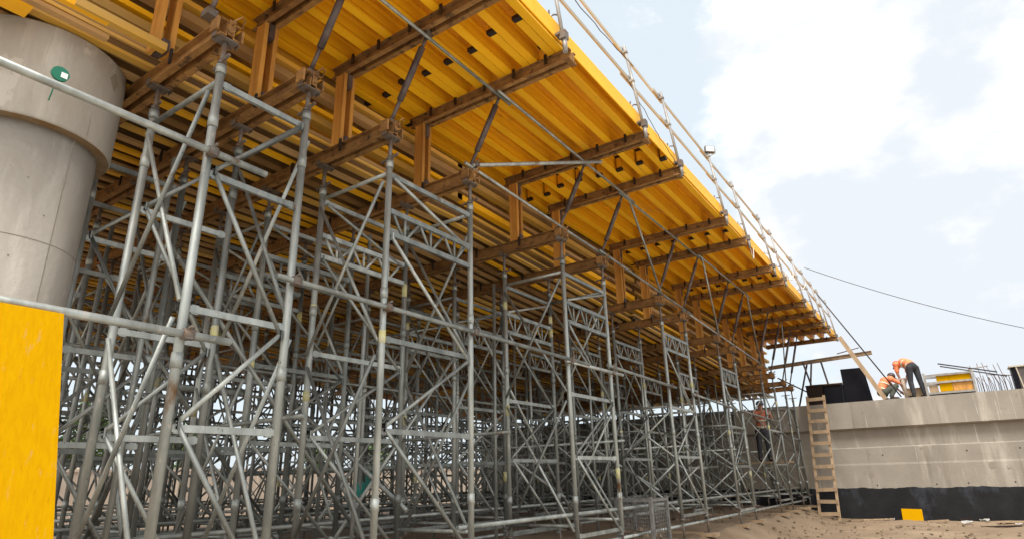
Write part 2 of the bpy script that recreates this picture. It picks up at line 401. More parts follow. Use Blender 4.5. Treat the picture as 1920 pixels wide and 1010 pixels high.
for x, z, s_ in ((0.85, 1.62, .10), (-2.17, 1.45, .08), (-4.3, 1.5, .08)):
    t = MB(); ring = []
    rr = random.Random(int(z * 100))
    n_ = 9; i0 = 0
    for k in range(n_):
        a = 2 * math.pi * k / n_; g_ = s_ * rr.uniform(.6, 1.1)
        t.v.append(V((x + g_ * math.cos(a), -0.256, z + 1.25 * g_ * math.sin(a))))
    for k in range(n_): t.v.append(t.v[k] + V((0, .01, 0)))
    t.f.append(tuple(reversed(range(n_)))) ; t.sm.append(False)
    for k in range(n_): t.f.append((k, (k + 1) % n_, n_ + (k + 1) % n_, n_ + k)); t.sm.append(False)
    t.build('mortar_patch', M['patch'], w)

# ------------------------------------------------------------------ column
c0 = (0, 0)
cz = empty('bridge_column', (-5.6, 1.34, 0.4), 'round concrete bridge column with a wider drum shaped capital', 'column')
b = MB(); b.lathe(c0, [(0.5, -0.3), (0.5, 3.78)], 96); b.build('shaft', M['column'], cz)
b = MB(); b.lathe(c0, [(0.582, 3.781), (0.588, 3.79), (0.591, 3.81), (0.59, 4.58), (0.58, 4.595)], 96); b.build('capital', M['column'], cz)
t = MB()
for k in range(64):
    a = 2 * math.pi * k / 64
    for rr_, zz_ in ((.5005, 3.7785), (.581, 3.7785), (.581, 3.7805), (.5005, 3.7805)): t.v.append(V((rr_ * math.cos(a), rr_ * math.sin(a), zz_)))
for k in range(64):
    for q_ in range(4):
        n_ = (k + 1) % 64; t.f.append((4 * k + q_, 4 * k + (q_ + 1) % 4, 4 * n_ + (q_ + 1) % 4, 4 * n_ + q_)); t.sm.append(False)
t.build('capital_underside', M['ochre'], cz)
t = MB()                                                    # mortar patch on the capital
for k, (a, z) in enumerate(((33, 4.42), (38, 4.50), (45, 4.43), (40, 4.33))):
    t.v.append(V((0.592 * math.cos(R(a)), 0.592 * math.sin(R(a)), z)))
for k in range(4): t.v.append(t.v[k] * 1.0 - V((0.01 * math.cos(R(39)), 0.01 * math.sin(R(39)), 0)))
t.f += [(3, 2, 1, 0), (0, 1, 5, 4), (1, 2, 6, 5), (2, 3, 7, 6), (3, 0, 4, 7)]; t.sm += [False] * 5
t.build('mortar_patch', M['patch'], cz)
for a_ in (-38, 22):                                        # form seams and tie holes
    ca, sa = math.cos(R(a_)), math.sin(R(a_)); t = MB()
    t.bar((.5005 * ca, .5005 * sa, -.2), (.5005 * ca, .5005 * sa, 3.77), .006, .006, up=(ca, sa, 0)); t.build('form_seam', M['seam'], cz)
for a_, z in ((-5, 3.35), (-5, 2.75), (12, 3.1), (-48, 3.0), (-20, 2.3)):
    ca, sa = math.cos(R(a_)), math.sin(R(a_)); MB().tube((.49 * ca, .49 * sa, z), (.502 * ca, .502 * sa, z), .006, n=10).build('tie_hole', M['patch'], cz)
for z in (2.12, 2.9):
    t = MB(); t.lathe(c0, [(0.5015, z), (0.5015, z + .006)], 96); t.build('pour_line', M['seam'], cz)

# ------------------------------------------------------------------ formwork: beams
I20 = [(-.045, 0), (.045, 0), (.045, .022), (.033, .05), (.033, .15), (.045, .178), (.045, .2), (-.045, .2), (-.045, .178), (-.033, .15), (-.033, .05), (-.045, .022)]
def h20(L, m, dz=0.0, caps=True, name='formwork_beam', hs=1.0):
    o = MB().prof([(a, b_ * hs) for a, b_ in I20], (0, 0, 0), (0, L, dz)).build(name, m)
    if caps:
        for y, s_ in ((0, -1), (L, 1)):
            zz = dz if y else 0
            for zc in (-.004, .2 * hs - .040):
                c = MB(); ya, yb = sorted((y + s_ * .012, y - s_ * .05))
                c.box(-.050, .050, ya, yb, zz + zc, zz + zc + .044); c.build('end_cap', M['cap'], o)
    return o
def soffit_beam(L, m, dz, h=.15):
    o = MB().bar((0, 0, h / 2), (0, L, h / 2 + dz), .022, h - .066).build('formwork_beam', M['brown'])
    for zc, w_ in ((.016, .082), (h - .016, .078)): MB().bar((0, 0, zc), (0, L, zc + dz), w_, .032).build('flange', m, o)
    for y, s_ in ((0, -1), (L, 1)):
        ya, yb = sorted((y + s_ * .012, y - s_ * .05)); zz = dz if y else 0
        c = MB(); c.box(-.046, .046, ya, yb, zz - .003, zz + .036); c.build('end_cap', M['cap'], o)
    return o
splices = [0.75, 4.35, 7.9, 11.4, 15.0, 18.6, 22.2, 24.4]
SEGN = ['behind the camera side', 'over the column bay', 'in the second bay', 'in the third bay', 'in the fourth bay', 'in the fifth bay', 'above the far wall']
ZW = 6.03
protos = {}
EDGE_X = -2.66
for si in range(7):
    y0, y1 = splices[si], splices[si + 1]
    L = y1 - y0 + 0.75
    if si == 6: L = y1 - y0
    pr = h20(L, M['yellow'], hs=1.25); tree = kids()
    for k in range(8):
        rr = random.Random(si * 31 + k)
        o = pr if k == 0 else copy_tree(pr, tree)
        o.location = (EDGE_X - 0.335 * k - (0.097 if si % 2 else 0.0), y0 + rr.uniform(-.10, .10), ZW)
        tag(o, f'yellow wing beam, {ORD[k]} from the deck edge, {ORD[si]} bay along the deck', 'formwork beam', 'yellow beams under the deck wing')
lows = [(-0.4, 6.1), (6.0, 12.1), (12.0, 18.2), (18.1, 24.2)]
for si, (y0, y1) in enumerate(lows):
    dz_ = zlow(y1) - zlow(max(y0, 6.0)) if si else 0.0
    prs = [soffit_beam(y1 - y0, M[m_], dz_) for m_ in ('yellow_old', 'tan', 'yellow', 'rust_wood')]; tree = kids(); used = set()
    for k in range(55):
        pk = random.Random(si * 97 + k * 13 + 5).choice((0, 1, 2, 1, 1, 0)) if k > 3 else k
        pr = prs[pk]; rj = random.Random(si * 7 + k * 3)
        if pk not in used: o = pr; used.add(pk)
        else: o = copy_tree(pr, tree)
        o.location = (-5.03 - 0.222 * k - (0.095 if si % 2 else 0) + rj.uniform(-.025, .025), y0, zlow(max(y0, 6.0) if si else y0) + 0.004)
        tag(o, f'{("weathered yellow", "tan", "yellow", "brown")[pk]} soffit beam, {ORD[k]} inward from the orange studs, {ORD[si]} run from the column', 'formwork beam', 'yellow beams under the box soffit')
side_levels = [(-5.00, .26), (-4.93, .42), (-4.97, .58), (-4.90, .75), (-4.93, .93)]
for si, (y0, y1) in enumerate(lows):
    for k, (x, fz) in enumerate(side_levels):
        za, zb = zlow(y0) + .02, zlow(y1) + .02
        z0 = za + (ZW - .08 - za) * fz - .04; z1 = zb + (ZW - .08 - zb) * fz - .04
        o = MB().bar((0, 0, 0), (0, y1 - y0, z1 - z0), .11, .055 + .03 * (k % 2)).build('formwork_beam', M[('tan', 'yellow_old', 'yellow', 'tan', 'yellow_old')[(k + si) % 5]])
        o.location = (x - .09, y0, z0)
        tag(o, f'side wall formwork beam lying flat, {ORD[k]} from below, {ORD[si]} run from the column', 'formwork beam', 'flat beams of the side wall')
# plywood skins
for si in range(7):
    y0, y1 = splices[si], splices[si + 1]
    o = MB().box(-5.16, EDGE_X + .046, y0 + .003, y1 - .003, ZW + .2525, ZW + .275).build('plywood_panel', M['ply'])
    tag(o, f'yellow plywood sheeting on the wing beams, {ORD[si]} sheet along the deck', 'formwork panel', 'plywood sheets of the deck wing')
    o = MB().box(EDGE_X + .048, EDGE_X + .062, y0 + .003, y1 - .003, ZW + .045, ZW + .262)
    o = o.build('edge_board', M['yellow'])
    tag(o, f'yellow fascia board along the deck edge, {ORD[si]} length from the near end', 'edge board', 'fascia boards of the deck edge')
for si, (y0, y1) in enumerate(lows):
    y1 = min(y1, lows[si + 1][0]) if si < 3 else y1
    za, zb = (zlow(y0) + .157, zlow(y1) + .157)
    o = MB().bar((-11.2, y0 + .003, za + .011), (-11.2, y1 - .003, zb + .011), 12.4, .022).build('plywood_panel', M['ply_shade'])
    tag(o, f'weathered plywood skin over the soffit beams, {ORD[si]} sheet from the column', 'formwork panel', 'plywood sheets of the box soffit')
    o = MB(); zc = ZW + .2
    i = [( -5.22, y0 + .003, za - .02), (-5.22, y1 - .003, zb - .02), (-5.10, y1 - .003, zc), (-5.10, y0 + .003, zc)]
    for q in i: o.v.append(V(q))
    for q in i: o.v.append(V(q) + V((-.022, 0, 0)))
    o.f += [(0, 1, 2, 3), (7, 6, 5, 4), (0, 4, 5, 1), (1, 5, 6, 2), (2, 6, 7, 3), (3, 7, 4, 0)]; o.sm += [False] * 6
    tag(o.build('plywood_panel', M['ply_shade']), f'upright plywood skin behind the orange studs, {ORD[si]} sheet from the column', 'formwork panel', 'plywood sheets of the side wall')

for i, (x, ya, yb, z, w_, h_, m_, lab) in enumerate(((-4.84, .2, 1.50, 4.972, .065, .035, 'tan', 'tan plank with cut end above the column capital'), (-4.70, .3, 1.44, 5.02, .055, .05, 'yellow', 'yellow batten beside the plank above the column capital'),
        (-4.96, .2, 1.02, 4.955, .16, .027, 'yellow', 'yellow board end just above the column capital'), (-4.68, 1.2, 1.86, 5.03, .07, .07, 'yellow_old', 'short yellow block by the first waler above the column'))):
    tag(MB().box(-w_ / 2, w_ / 2, 0, yb - ya, -h_ / 2, h_ / 2).build('timber_plank', M[m_], loc=(x, ya, z)), lab, 'plank')
# ------------------------------------------------------------------ walers, studs, struts
def channel_pair(mb, p, q, h=.13, gap=.05, w=.055, t=.009):
    C = [(gap/2, -h/2), (gap/2 + w, -h/2), (gap/2 + w, -h/2 + t), (gap/2 + t, -h/2 + t), (gap/2 + t, h/2 - t), (gap/2 + w, h/2 - t), (gap/2 + w, h/2), (gap/2, h/2)]
    mb.prof(C, p, q); mb.prof([(-x, y) for (x, y) in reversed(C)], p, q); return mb
LINES = [1.99, 2.77, 3.76, 5.03, 7.12, 8.40, 10.78, 12.08, 14.25, 15.52, 18.1, 19.55, 21.1, 22.15]
LINES_UP = [0.6, 1.85] + LINES[1:] + [23.9]
BAYW = 0.06
ups = []
for i, y in enumerate(LINES_UP):
    o = MB(); channel_pair(o, (0, 0, 0), (2.36, 0, 0)); o = o.build('steel_waler', M['rust'], loc=(-4.90, y, ZW - .068))
    for s_ in (.03, 2.30):                                     # stitch plates between the two channels
        MB().box(s_, s_ + .06, -.087, .087, -.066 - .01, -.0665).build('stitch_plate', M['rust'], o)
    for s_ in (.35, .75, 1.2, 1.62, 2.05):
        MB().box(s_, s_ + .035, -.10, -.086, -.03, .09).build('beam_clamp', M['cap'], o); MB().box(s_ + .005, s_ + .03, .086, .10, -.02, .09).build('beam_clamp', M['cap'], o)
    tag(o, f'rusty steel waler carrying the wing beams, {ORD[i]} along the deck from the near end', 'waler', 'upper steel walers under the wing')
for i, y in enumerate(LINES):
    z = zlow(y) - .071
    for k, (xa, xb) in enumerate(((-3.92, -8.6), (-8.64, -13.2), (-13.24, -17.4))):
        o = MB(); channel_pair(o, (0, 0, 0), (xb - xa, 0, 0), h=.14); o = o.build('steel_waler', M['rust'], loc=(xa, y, z))
        MB().box(-.07, -.01, -.085, .085, -.078, -.0715).build('stitch_plate', M['rust'], o)
        if k == 0:
            MB().box(-.10, .0, -.112, -.092, -.05, .065).build('end_plate', M['rust'], o); MB().box(-.13, .0, .092, .110, -.06, .05).build('end_plate', M['rust'], o)
            q = MB(); q.box(.004, .012, -.022, .022, -.06, .08)
            for (by, bz) in ((.0, .04), (.0, -.04)): q.tube((.005, by, bz), (.06, by, bz), .010, n=6)
            q.path([(.008, .0, .07), (.05, .05, .13), (.02, .09, .14), (-.03, .10, .09)], .007); q.build('end_bracket', M['rust'], o)
        for xx in (.7, 1.5, 2.4, 3.3):
            MB().box(-xx - .03, -xx, -.105, -.088, -.04, .10).build('beam_clamp', M['cap'], o)
        where = ('front length', 'middle length', 'rear length')[k]
        tag(o, f'rusty waler on the tower heads, {ORD[i]} from the column, {where}', 'waler', 'lower steel walers on the tower heads')
YU = [y for y in LINES_UP if y > 1.5 and y < 23]
for i, y in enumerate(YU):
    z0, z1 = zlow(y) + .005, ZW - .14
    o = empty('stud_post', (-4.74, y, z0), f'twin orange timber stud on the lower waler, {ORD[i]} from the column', 'stud', 'orange studs of the side wall')
    for s_ in (-1, 1):
        MB().prof([(a * .48, b_ * .7 - .07) for a, b_ in I20], (0, s_ * .055, 0), (0, s_ * .055, z1 - z0), up=(1, 0, 0)).build('timber', M['orange'], o)
    MB().box(-.09, .09, -.03, .03, 0.0, .10).build('shoe', M['prop'], o)
    MB().box(-.085, .085, -.028, .028, z1 - z0 - .16, z1 - z0).build('head_plate', M['prop'], o)
    # raking strut from the waler tip up to the wing
    a = V((-4.00, y, zlow(y) + .02)); b_ = V((-3.52, y + .0, ZW - .16)); d = b_ - a
    o = empty('raking_prop', a, f'dark steel raking prop from waler tip to wing, {ORD[i]} from the column', 'prop', 'raking props under the wing')
    MB().tube(d * .0, d * .30, .020).build('spindle', M['prop'], o)
    MB().tube(d * .26, d * .86, .034).build('sleeve', M['prop'], o)
    MB().tube(d * .84, d * 1.0, .018).build('spindle', M['prop'], o)
    q = MB(); q.box(-.05, .05, -.04, .04, -.03, .03); q.build('foot_clevis', M['jack'], o)
    q = MB(); q.box(d.x - .03, d.x + .03, -.035, .035, d.z - .03, d.z + .05); q.build('head_clevis', M['jack'], o)
# ------------------------------------------------------------------ scaffold towers
def make_tower(W, D, zb, zt, rungs, zig, truss, seed, name):
    """local origin: front left foot line at ground; front face x=0, rear x=-D; y 0..W; zb, zt = leg ends; all z absolute - ground"""
    rd = random.Random(seed)
    t = empty('scaffold_tower', (0, 0, 0), 'x', 'scaffold tower', 'scaffold towers under the deck')
    r = .0305
    for (x, y) in ((0, 0), (0, W), (-D, 0), (-D, W)):
        m = MB(); m.tube((x, y, zb), (x, y, zt), r, n=12)
        for zc in [q for q in rungs[1::2]]:
            if zb + .1 < zc + .42 < zt - .1: m.tube((x, y, zc + .42 - .05), (x, y, zc + .42 + .05), r + .006, n=12)
        m.tube((x, y, zt - .07), (x, y, zt + .004), r + .008, n=12)
        lg = m.build('leg', M['galv'], t)
        for _ in range(2):
            if rd.random() < 0.38:
                z = rd.uniform(zb + .5, zt - .3)
                MB().tube((x, y, z), (x, y, z + rd.uniform(.08, .16)), r + .0018, n=12).build('tape_band', M['tape'], lg)
        m = MB(); m.tube((x, y, zb - .32), (x, y, zb + .02), .019); m.bar((x - .07, y, zb - .30), (x + .07, y, zb - .30), .14, .012)
        m.tube((x, y, zb - .02), (x, y, zb + .012), .05); m.bar((x - .11, y, zb - .005), (x + .11, y, zb - .005), .022, .022)
        m.build('base_jack', M['jack'], t)
    for xx, nm in ((0.0, 1), (-D, 2)):
        for z in rungs:
            m = MB(); m.bar((xx, r * .9, z), (xx, W - r * .9, z), .030, .046)
            for yy in (r + .035, W - r - .035): m.bar((xx, yy - .025, z), (xx, yy + .025, z), .022, .064)
            m.build('rung', M['galv'], t)
        for (ya, za), (yb, zb_) in zip(zig[:-1], zig[1:]):
            m = MB(); m.tube((xx + .012, .055 + ya * (W - .11), za), (xx + .012, .055 + yb * (W - .11), zb_), .0175); [m.bar((xx + .012, .055 + yy_ * (W - .11), zz_ - .035), (xx + .012, .055 + yy_ * (W - .11), zz_ + .035), .05, .012, up=(0, 1, 0)) for yy_, zz_ in ((ya, za), (yb, zb_))]
            m.build('diagonal', M['galv'], t)
        if truss:
            z1, z0 = truss; m = MB()
            m.bar((xx, r * .9, z1), (xx, W - r * .9, z1), .036, .050); m.bar((xx, r * .9, z0), (xx, W - r * .9, z0), .036, .050)
            n = 3; e = .07; L = (W - 2 * e) / n
            for k in range(n):
                a = e + k * L
                m.tube((xx, a + .01, z1 - .02), (xx, a + L * .36, z0 + .02), .0155, n=6)
                m.tube((xx, a + L * .45, z1 - .02), (xx, a + L * .45, z0 + .02), .014, n=6)
                m.tube((xx, a + L * .54, z0 + .02), (xx, a + L * .96, z1 - .02), .0155, n=6)
            m.build('truss_girder', M['galv'], t)
    levels = [q for q in rungs[::-1]] if rungs[0] > rungs[-1] else list(rungs)
    lv = [levels[0], levels[0] + .5 * (levels[-1] - levels[0]), levels[-1] - .03]
    for yy in (0.0, W):
        for za, zb_ in zip(lv[:-1], lv[1:]):
            s_ = .03 if yy else -.03
            MB().tube((-.02, yy + s_, za + .06), (-D + .02, yy + s_, zb_ - .06), .017, n=7).build('cross_brace', M['galv'], t)
            MB().tube((-D + .02, yy + s_ * 1.9, za + .06), (-.02, yy + s_ * 1.9, zb_ - .06), .017, n=7).build('cross_brace', M['galv'], t)
        MB().tube((-.01, yy, lv[2] + .05), (-D + .01, yy, lv[2] + .05), .021, n=7).build('cross_rail', M['galv'], t)
        MB().tube((-.01, yy, lv[0] + .12), (-D + .01, yy, lv[0] + .12), .021, n=7).build('cross_rail', M['galv'], t)
    return t
def head_jacks(t, W, D, zt, zheads):
    for (x, y), zh in zheads.items():
        m = MB(); m.tube((x, y, zt - .02), (x, y, zh - .012), .020); m.bar((x - .055, y, zh - .006), (x + .055, y, zh - .006), .15, .010)
        for s_ in (-1, 1): m.bar((x - .03, y + s_ * .094, zh + .01), (x + .03, y + s_ * .094, zh + .01), .008, .05)
        m.tube((x, y, zt + .015), (x, y, zt + .045), .034); m.bar((x - .13, y + .01, zt + .03), (x + .13, y - .02, zt + .035), .02, .02)
        m.build('head_jack', M['jack'], t)
zg = 0.55
# y0, y1, rungs (absolute), zigzag (side 0/1, z), truss, leg top
COLS = [
    (1.99, 2.77, [4.47, 3.72, 2.72, 1.95, 0.95], [(1, 4.45), (0, 3.75), (1, 2.66), (0, 1.98), (1, 0.97)], None, 4.62),
    (3.76, 5.03, [4.44, 2.81, 2.01, 1.00], [(0, 4.42), (1, 4.02)], (4.06, 3.83), 4.58),
    (7.12, 8.40, [4.30, 2.63, 1.83, 0.90], [(1, 4.26), (0, 3.92)], (3.89, 3.62), 4.50),
    (10.78, 12.08, [2.73, 1.88, 0.92], None, (4.08, 3.80), 4.30),
    (14.25, 15.52, [2.58, 1.72, 0.82], None, (3.87, 3.55), 4.14),
    (18.10, 19.55, [3.65, 2.67, 1.77, 0.86], None, None, 3.95),
    (21.10, 22.15, [3.50, 2.55, 1.70, 0.82], None, None, 3.83),
]
D = 1.0
ROWX = [-3.98, -5.95, -7.9, -9.85, -11.8, -13.75, -15.7]
FRONT = ['narrow grey scaffold tower beside the concrete column, nearest of the front row',
         'grey scaffold tower with a truss girder, second of the front row from the column',
         'grey scaffold tower behind the wire mesh basket, third of the front row',
         'grey scaffold tower fourth in the front row, truss girder just under the deck',
         'grey scaffold tower fifth in the front row on the sandy ground',
         'tall slender scaffold tower sixth in the front row near the abutment wall',
         'last scaffold tower of the front row, close to the wooden ladder']
for ci, (y0, y1, rungs, zig, truss, zt) in enumerate(COLS):
    W = y1 - y0
    if ci == 0: Z = [zig]
    else:
        r_ = rungs if truss is None else [q for q in rungs if q < truss[1]]
        base = truss[1] if truss else rungs[0]
        if truss is None: r_ = rungs[1:]
        z2 = [(0, base - .03)]; side = 1
        for q in r_: z2.append((side, q - .04 if side else q + .03)); side = 1 - side
        Z = [z2] + ([zig] if zig else [])
    loc_r = [q - zg for q in rungs]
    tw = make_tower(W, D, 0.32, zt - zg, loc_r, [(s_, q - zg) for s_, q in Z[0]],
                    (truss[0] - zg, truss[1] - zg) if truss else None, 11 * ci + 5, 'tower')
    for extra in Z[1:]:
        for (ya, za), (yb, zb_) in zip(extra[:-1], extra[1:]):
            for xx in (0, -D):
                MB().tube((xx + .012, .055 + ya * (W - .11), za - zg), (xx + .012, .055 + yb * (W - .11), zb_ - zg), .0175).build('diagonal', M['galv'], tw)
    zh = {(x, y): zlow(y0 + y) - .141 - .006 - zg for x in (0, -D) for y in (0, W)}
    head_jacks(tw, W, D, zt - zg, zh)
    tree = kids()
    for ri, x in enumerate(ROWX):
        if ri and (x - .5) / (y1) < -3.6: continue
        o = tw if ri == 0 else copy_tree(tw, tree)
        o.location = (x, y0, zg)
        if ri: o['label'] = f'grey scaffold tower in the {ORD[ri]} row under the deck, {ORD[ci]} from the column'
        else: o['label'] = FRONT[ci]

for ci in range(2, 7):
    for k, y in enumerate(COLS[ci][:2]):
        o = MB().box(-1.15, .16, -.11, .11, -.05, .012).build('sole_board', M['wood'], loc=(-3.98, y, zg)); tag(o, f'timber sole board under the {ORD[ci]} front tower, {("nearer", "farther")[k]} leg pair', 'board', 'sole boards under the front towers')
# ------------------------------------------------------------------ loose scaffold tubes
def tube_thing(a, b_, r, label, cat='tube', m='galv', name='scaffold_tube', couplers=(), group=None):
    a = V(a); d = V(b_) - a
    o = MB().tube((0, 0, 0), d, r, n=10).build(name, M[m], loc=a); tag(o, label, cat, group)
    for f in couplers:
        c = d * f; e = d.normalized()
        q = MB(); q.tube(c - e * .035, c + e * .035, r + .010, n=10); q.bar(c + V((-.05, 0, -.0)), c + V((.03, 0, 0)), .05, .06); q.tube(c + V((-.02, 0, .03)), c + V((.05, 0, .05)), .010, n=6)
        q.build('coupler', M['jack'], o)
    return o
XL = -3.918
tube_thing((XL, 0.2, 3.87), (XL, 2.42, 3.86), .026, 'long grey tube clamped across the concrete column capital', couplers=(.806,))
tube_thing((XL, 0.1, 2.555), (XL, 2.30, 2.53), .026, 'long grey tube across the column shaft above the yellow sheet', couplers=(.865,))
tube_thing((XL, 2.6, 3.09), (XL, 7.6, 3.07), .024, 'long ledger tube joining second and third front towers', couplers=(.035, .232, .486, .905))
tube_thing((XL - .02, 7.0, 3.05), (XL - .02, 8.75, 3.06), .024, 'short ledger tube on the third front tower', couplers=(.07, .8))
tube_thing((XL, 8.2, 3.14), (XL, 11.0, 3.09), .024, 'ledger tube joining third and fourth front towers', couplers=(.07, .92))
tube_thing((XL, 11.9, 3.06), (XL, 14.9, 2.98), .024, 'ledger tube joining fourth and fifth front towers', couplers=(.06, .78))
tube_thing((XL, 15.3, 2.98), (XL, 19.2, 2.93), .024, 'ledger tube joining fifth and sixth front towers', couplers=(.06, .72))
G = 'ledger tubes between the tower rows'
for ri, x in enumerate(ROWX):
    y0 = max(1.6, -x / 3.3)
    for k, z in enumerate((1.16, 0.78)):
        ys = 4.9 if (ri == 0) else y0
        tube_thing((x - .062, ys, z + .02 * ri), (x - .062, 21.9, z - .05), .024, f'{("upper", "lower")[k]} foot ledger running along the {ORD[ri]} tower row', group=G)
    if ri: tube_thing((x - D - .062, y0, 3.0 - .03 * ri), (x - D - .062, 21.9, 2.9), .024, f'high ledger along the back of the {ORD[ri]} tower row', group=G)
for i, y in enumerate(LINES):
    if i % 2 == 0 and i: tube_thing((-4.9, y - .066, 2.2), (-16.6, y - .066, 2.15), .024, f'cross ledger at mid height under the {ORD[i]} waler line', group=G)
    if i % 2 and i > 1:
        tube_thing((-4.9, y + .066, 1.3), (-9.6, y + .066, 4.2), .024, f'long diagonal tube rising inward under the {ORD[i]} waler line', group=G)
        tube_thing((-9.7, y + .066, 3.9), (-15.6, y + .066, 1.0), .024, f'long diagonal tube falling inward under the {ORD[i]} waler line', group=G)
rd = random.Random(44)
for ri in range(1, 7):
    x = ROWX[ri]
    for k in range(7):
        y = max(2.0, -x / 3.0) + rd.uniform(0, 1) + 2.7 * k
        if y > 19.5: continue
        up = k % 2
        tube_thing((x + rd.uniform(.1, .4), y, 1.0 if up else 4.0), (x + rd.uniform(.1, .4), y + 2.7, 4.0 if up else 1.0), .022, f'long diagonal brace in front of the {ORD[ri]} tower row, {ORD[k]} from the column', group=G)
        tube_thing((x + .45, y, 0.6), (x + .45, y + .04, 4.55), .024, f'single upright tube before the {ORD[ri]} tower row, {ORD[k]} from the column', group='single uprights between the tower rows')
# tubes along the raking props and waler tips
tube_thing((-3.50, 2.3, ZW - .20), (-3.50, 5.2, ZW - .21), .018, 'thin tube along the raking prop heads, near length')
tube_thing((-3.46, 4.9, ZW - .20), (-3.46, 8.7, ZW - .21), .018, 'thin tube along the raking prop heads, second length')
tube_thing((-3.50, 8.2, ZW - .20), (-3.50, 12.3, ZW - .21), .018, 'thin tube along the raking prop heads, third length')
tube_thing((-3.46, 11.9, ZW - .20), (-3.46, 16.0, ZW - .21), .018, 'thin tube along the raking prop heads, fourth length')
tube_thing((-3.95, 4.9, 5.06), (-3.95, 8.6, zlow(8.6) + .05), .018, 'thin tube along the waler tips, near length')
tube_thing((-3.91, 8.2, zlow(8.2) + .05), (-3.91, 12.4, zlow(12.4) + .05), .018, 'thin tube along the waler tips, middle length')
tube_thing((-3.95, 12.0, zlow(12.0) + .05), (-3.95, 19.0, zlow(19) + .05), .018, 'thin tube along the waler tips, far length')
tube_thing((-3.93, 5.02, 5.07), (-3.30, 7.20, 5.86), .024, 'bright grey tube slanting up from the waler tip to the wing', couplers=(.02,))
for i, (ya, yb) in enumerate(((8.4, 10.72), (12.08, 14.2), (15.52, 18.0), (19.55, 21.1))):
    tube_thing((-3.46, ya + .05, ZW - .16), (-3.90, yb, zlow(yb) + .03), .018, f'thin brace falling from the wing to a waler tip, {ORD[i]} from the near end')

# ------------------------------------------------------------------ railing on the deck edge
YP = [y for y in LINES_UP if y > 1.0]
posts = [(y + (random.random() - .5) * .04) for y in YP] + [23.6]
posts = sorted(set([1.85, 3.3, 4.80, 6.95, 8.35, 10.65, 12.2, 14.3, 15.7, 16.6, 18.2, 19.6, 21.0, 22.3, 23.8]))
posts = [1.85, 3.35, 4.80, 6.95, 8.33, 10.65, 12.20, 14.4, 15.6, 18.1, 19.6, 21.1, 22.2, 23.9]
PX = -2.505
for i, y in enumerate(posts):
    ln = random.Random(i).uniform(-.04, .04)
    o = MB(); top = V((-.17, ln, 1.52)); o.tube((0, 0, 0), top, .021, n=10); o.tube((0, 0, -.02), (0, 0, .16), .027, n=10)
    o = o.build('railing_post', M['rail'], loc=(PX, y, 5.87))
    tag(o, f'slim grey railing post on the deck edge, {ORD[i]} from the near end', 'railing post', 'railing posts on the deck edge')
    q = MB(); q.box(-.04, .03, -.04, .04, .14, .24); q.box(-.09, -.03, -.05, .05, .20, .23); q.build('clamp', M['jack'], o)
    for f in (.62, .95):
        c = top * f; q = MB(); q.box(c.x - .045, c.x + .03, c.y - .03, c.y + .03, c.z - .05, c.z - .02); q.box(c.x - .05, c.x - .035, c.y - .03, c.y + .03, c.z - .05, c.z + .06)
        q.build('rail_bracket', M['rail'], o)
    c = top * .33; q = MB(); q.path([c, c + V((-.06, -.02, .02)), c + V((-.10, -.04, -.02)), c + V((-.08, -.08, .05))], .010); q.build('hook', M['jack'], o)
for i in range(len(posts) - 1):
    a, b_ = posts[i] - .22, posts[i + 1] + .18
    for k, f in enumerate((.64, .975)):
        xx = PX - .17 * f - .055 - (.022 if i % 2 else 0); z = 5.87 + 1.52 * f
        rr = random.Random(i * 7 + k)
        o = MB().bar((xx, a, z + rr.uniform(-.015, .015)), (xx, b_, z + rr.uniform(-.015, .015)), .020, .055).build('railing_board', M['palewood'])
        tag(o, f'pale {("lower", "upper")[k]} railing board on the deck edge, {ORD[i]} length from the near end', 'railing board', 'railing boards on the deck edge')
def sag(a, b_, s_, n=24, wob=0, seed=0):
    rd = random.Random(seed); a, b_ = V(a), V(b_); out = []
    for k in range(n + 1):
        t = k / n; q = a.lerp(b_, t); q.z -= s_ * 4 * t * (1 - t)
        q += V((rd.uniform(-wob, wob), 0, rd.uniform(-wob, wob))); out.append(q)
    return out
def line_thing(name, pts, r, m, label, cat):
    o0 = V(pts[0]); o = MB().path([V(q) - o0 for q in pts], r, 6).build(name, M[m], loc=o0); return tag(o, label, cat)
line_thing('cable', sag((PX - .1, 1.9, 7.0), (PX - .1, 7.0, 7.05), .10, 30, .02, 2), .006, 'cable', 'thin black wire sagging between the near railing boards', 'cable')
line_thing('cable', sag((PX - .14, 6.95, 6.75), (PX + .0, 8.5, 5.95), .12, 24, .01, 3), .005, 'cable', 'thin wire drooping from mid rail to the deck edge', 'cable')
line_thing('rope', sag((PX - .02, 12.3, 6.0), (PX - .1, 13.0, 6.15), .32, 24, .0, 4), .009, 'rope', 'white rope loop hanging under the deck edge', 'rope')
for i, (ya, yb, z) in enumerate(((15.7, 17.8, 6.75), (16.6, 18.2, 6.5), (17.9, 19.5, 6.8))):
    line_thing('rope', sag((PX - .12, ya, z), (PX - .12, yb, z + .1), .45 - .08 * i, 24, .03, 9 + i), .010, 'rope', ('pale rope tangle sagging on the far railing, lowest loop', 'pale rope loop on the far railing, middle loop', 'pale rope loop on the far railing, farthest loop')[i], 'rope')
line_thing('cable', sag((PX - .1, 19.9, 7.52), (9.5, 26.0, 2.9 + 1.0), .75, 60), .009, 'cable', 'dark overhead cable sagging from the railing to the right', 'cable')
tube_thing((PX - .05, 21.2, 6.97), (-0.93, 22.25, 3.64), .020, 'dark tube slanting from the deck railing down to the wall top', m='cable')
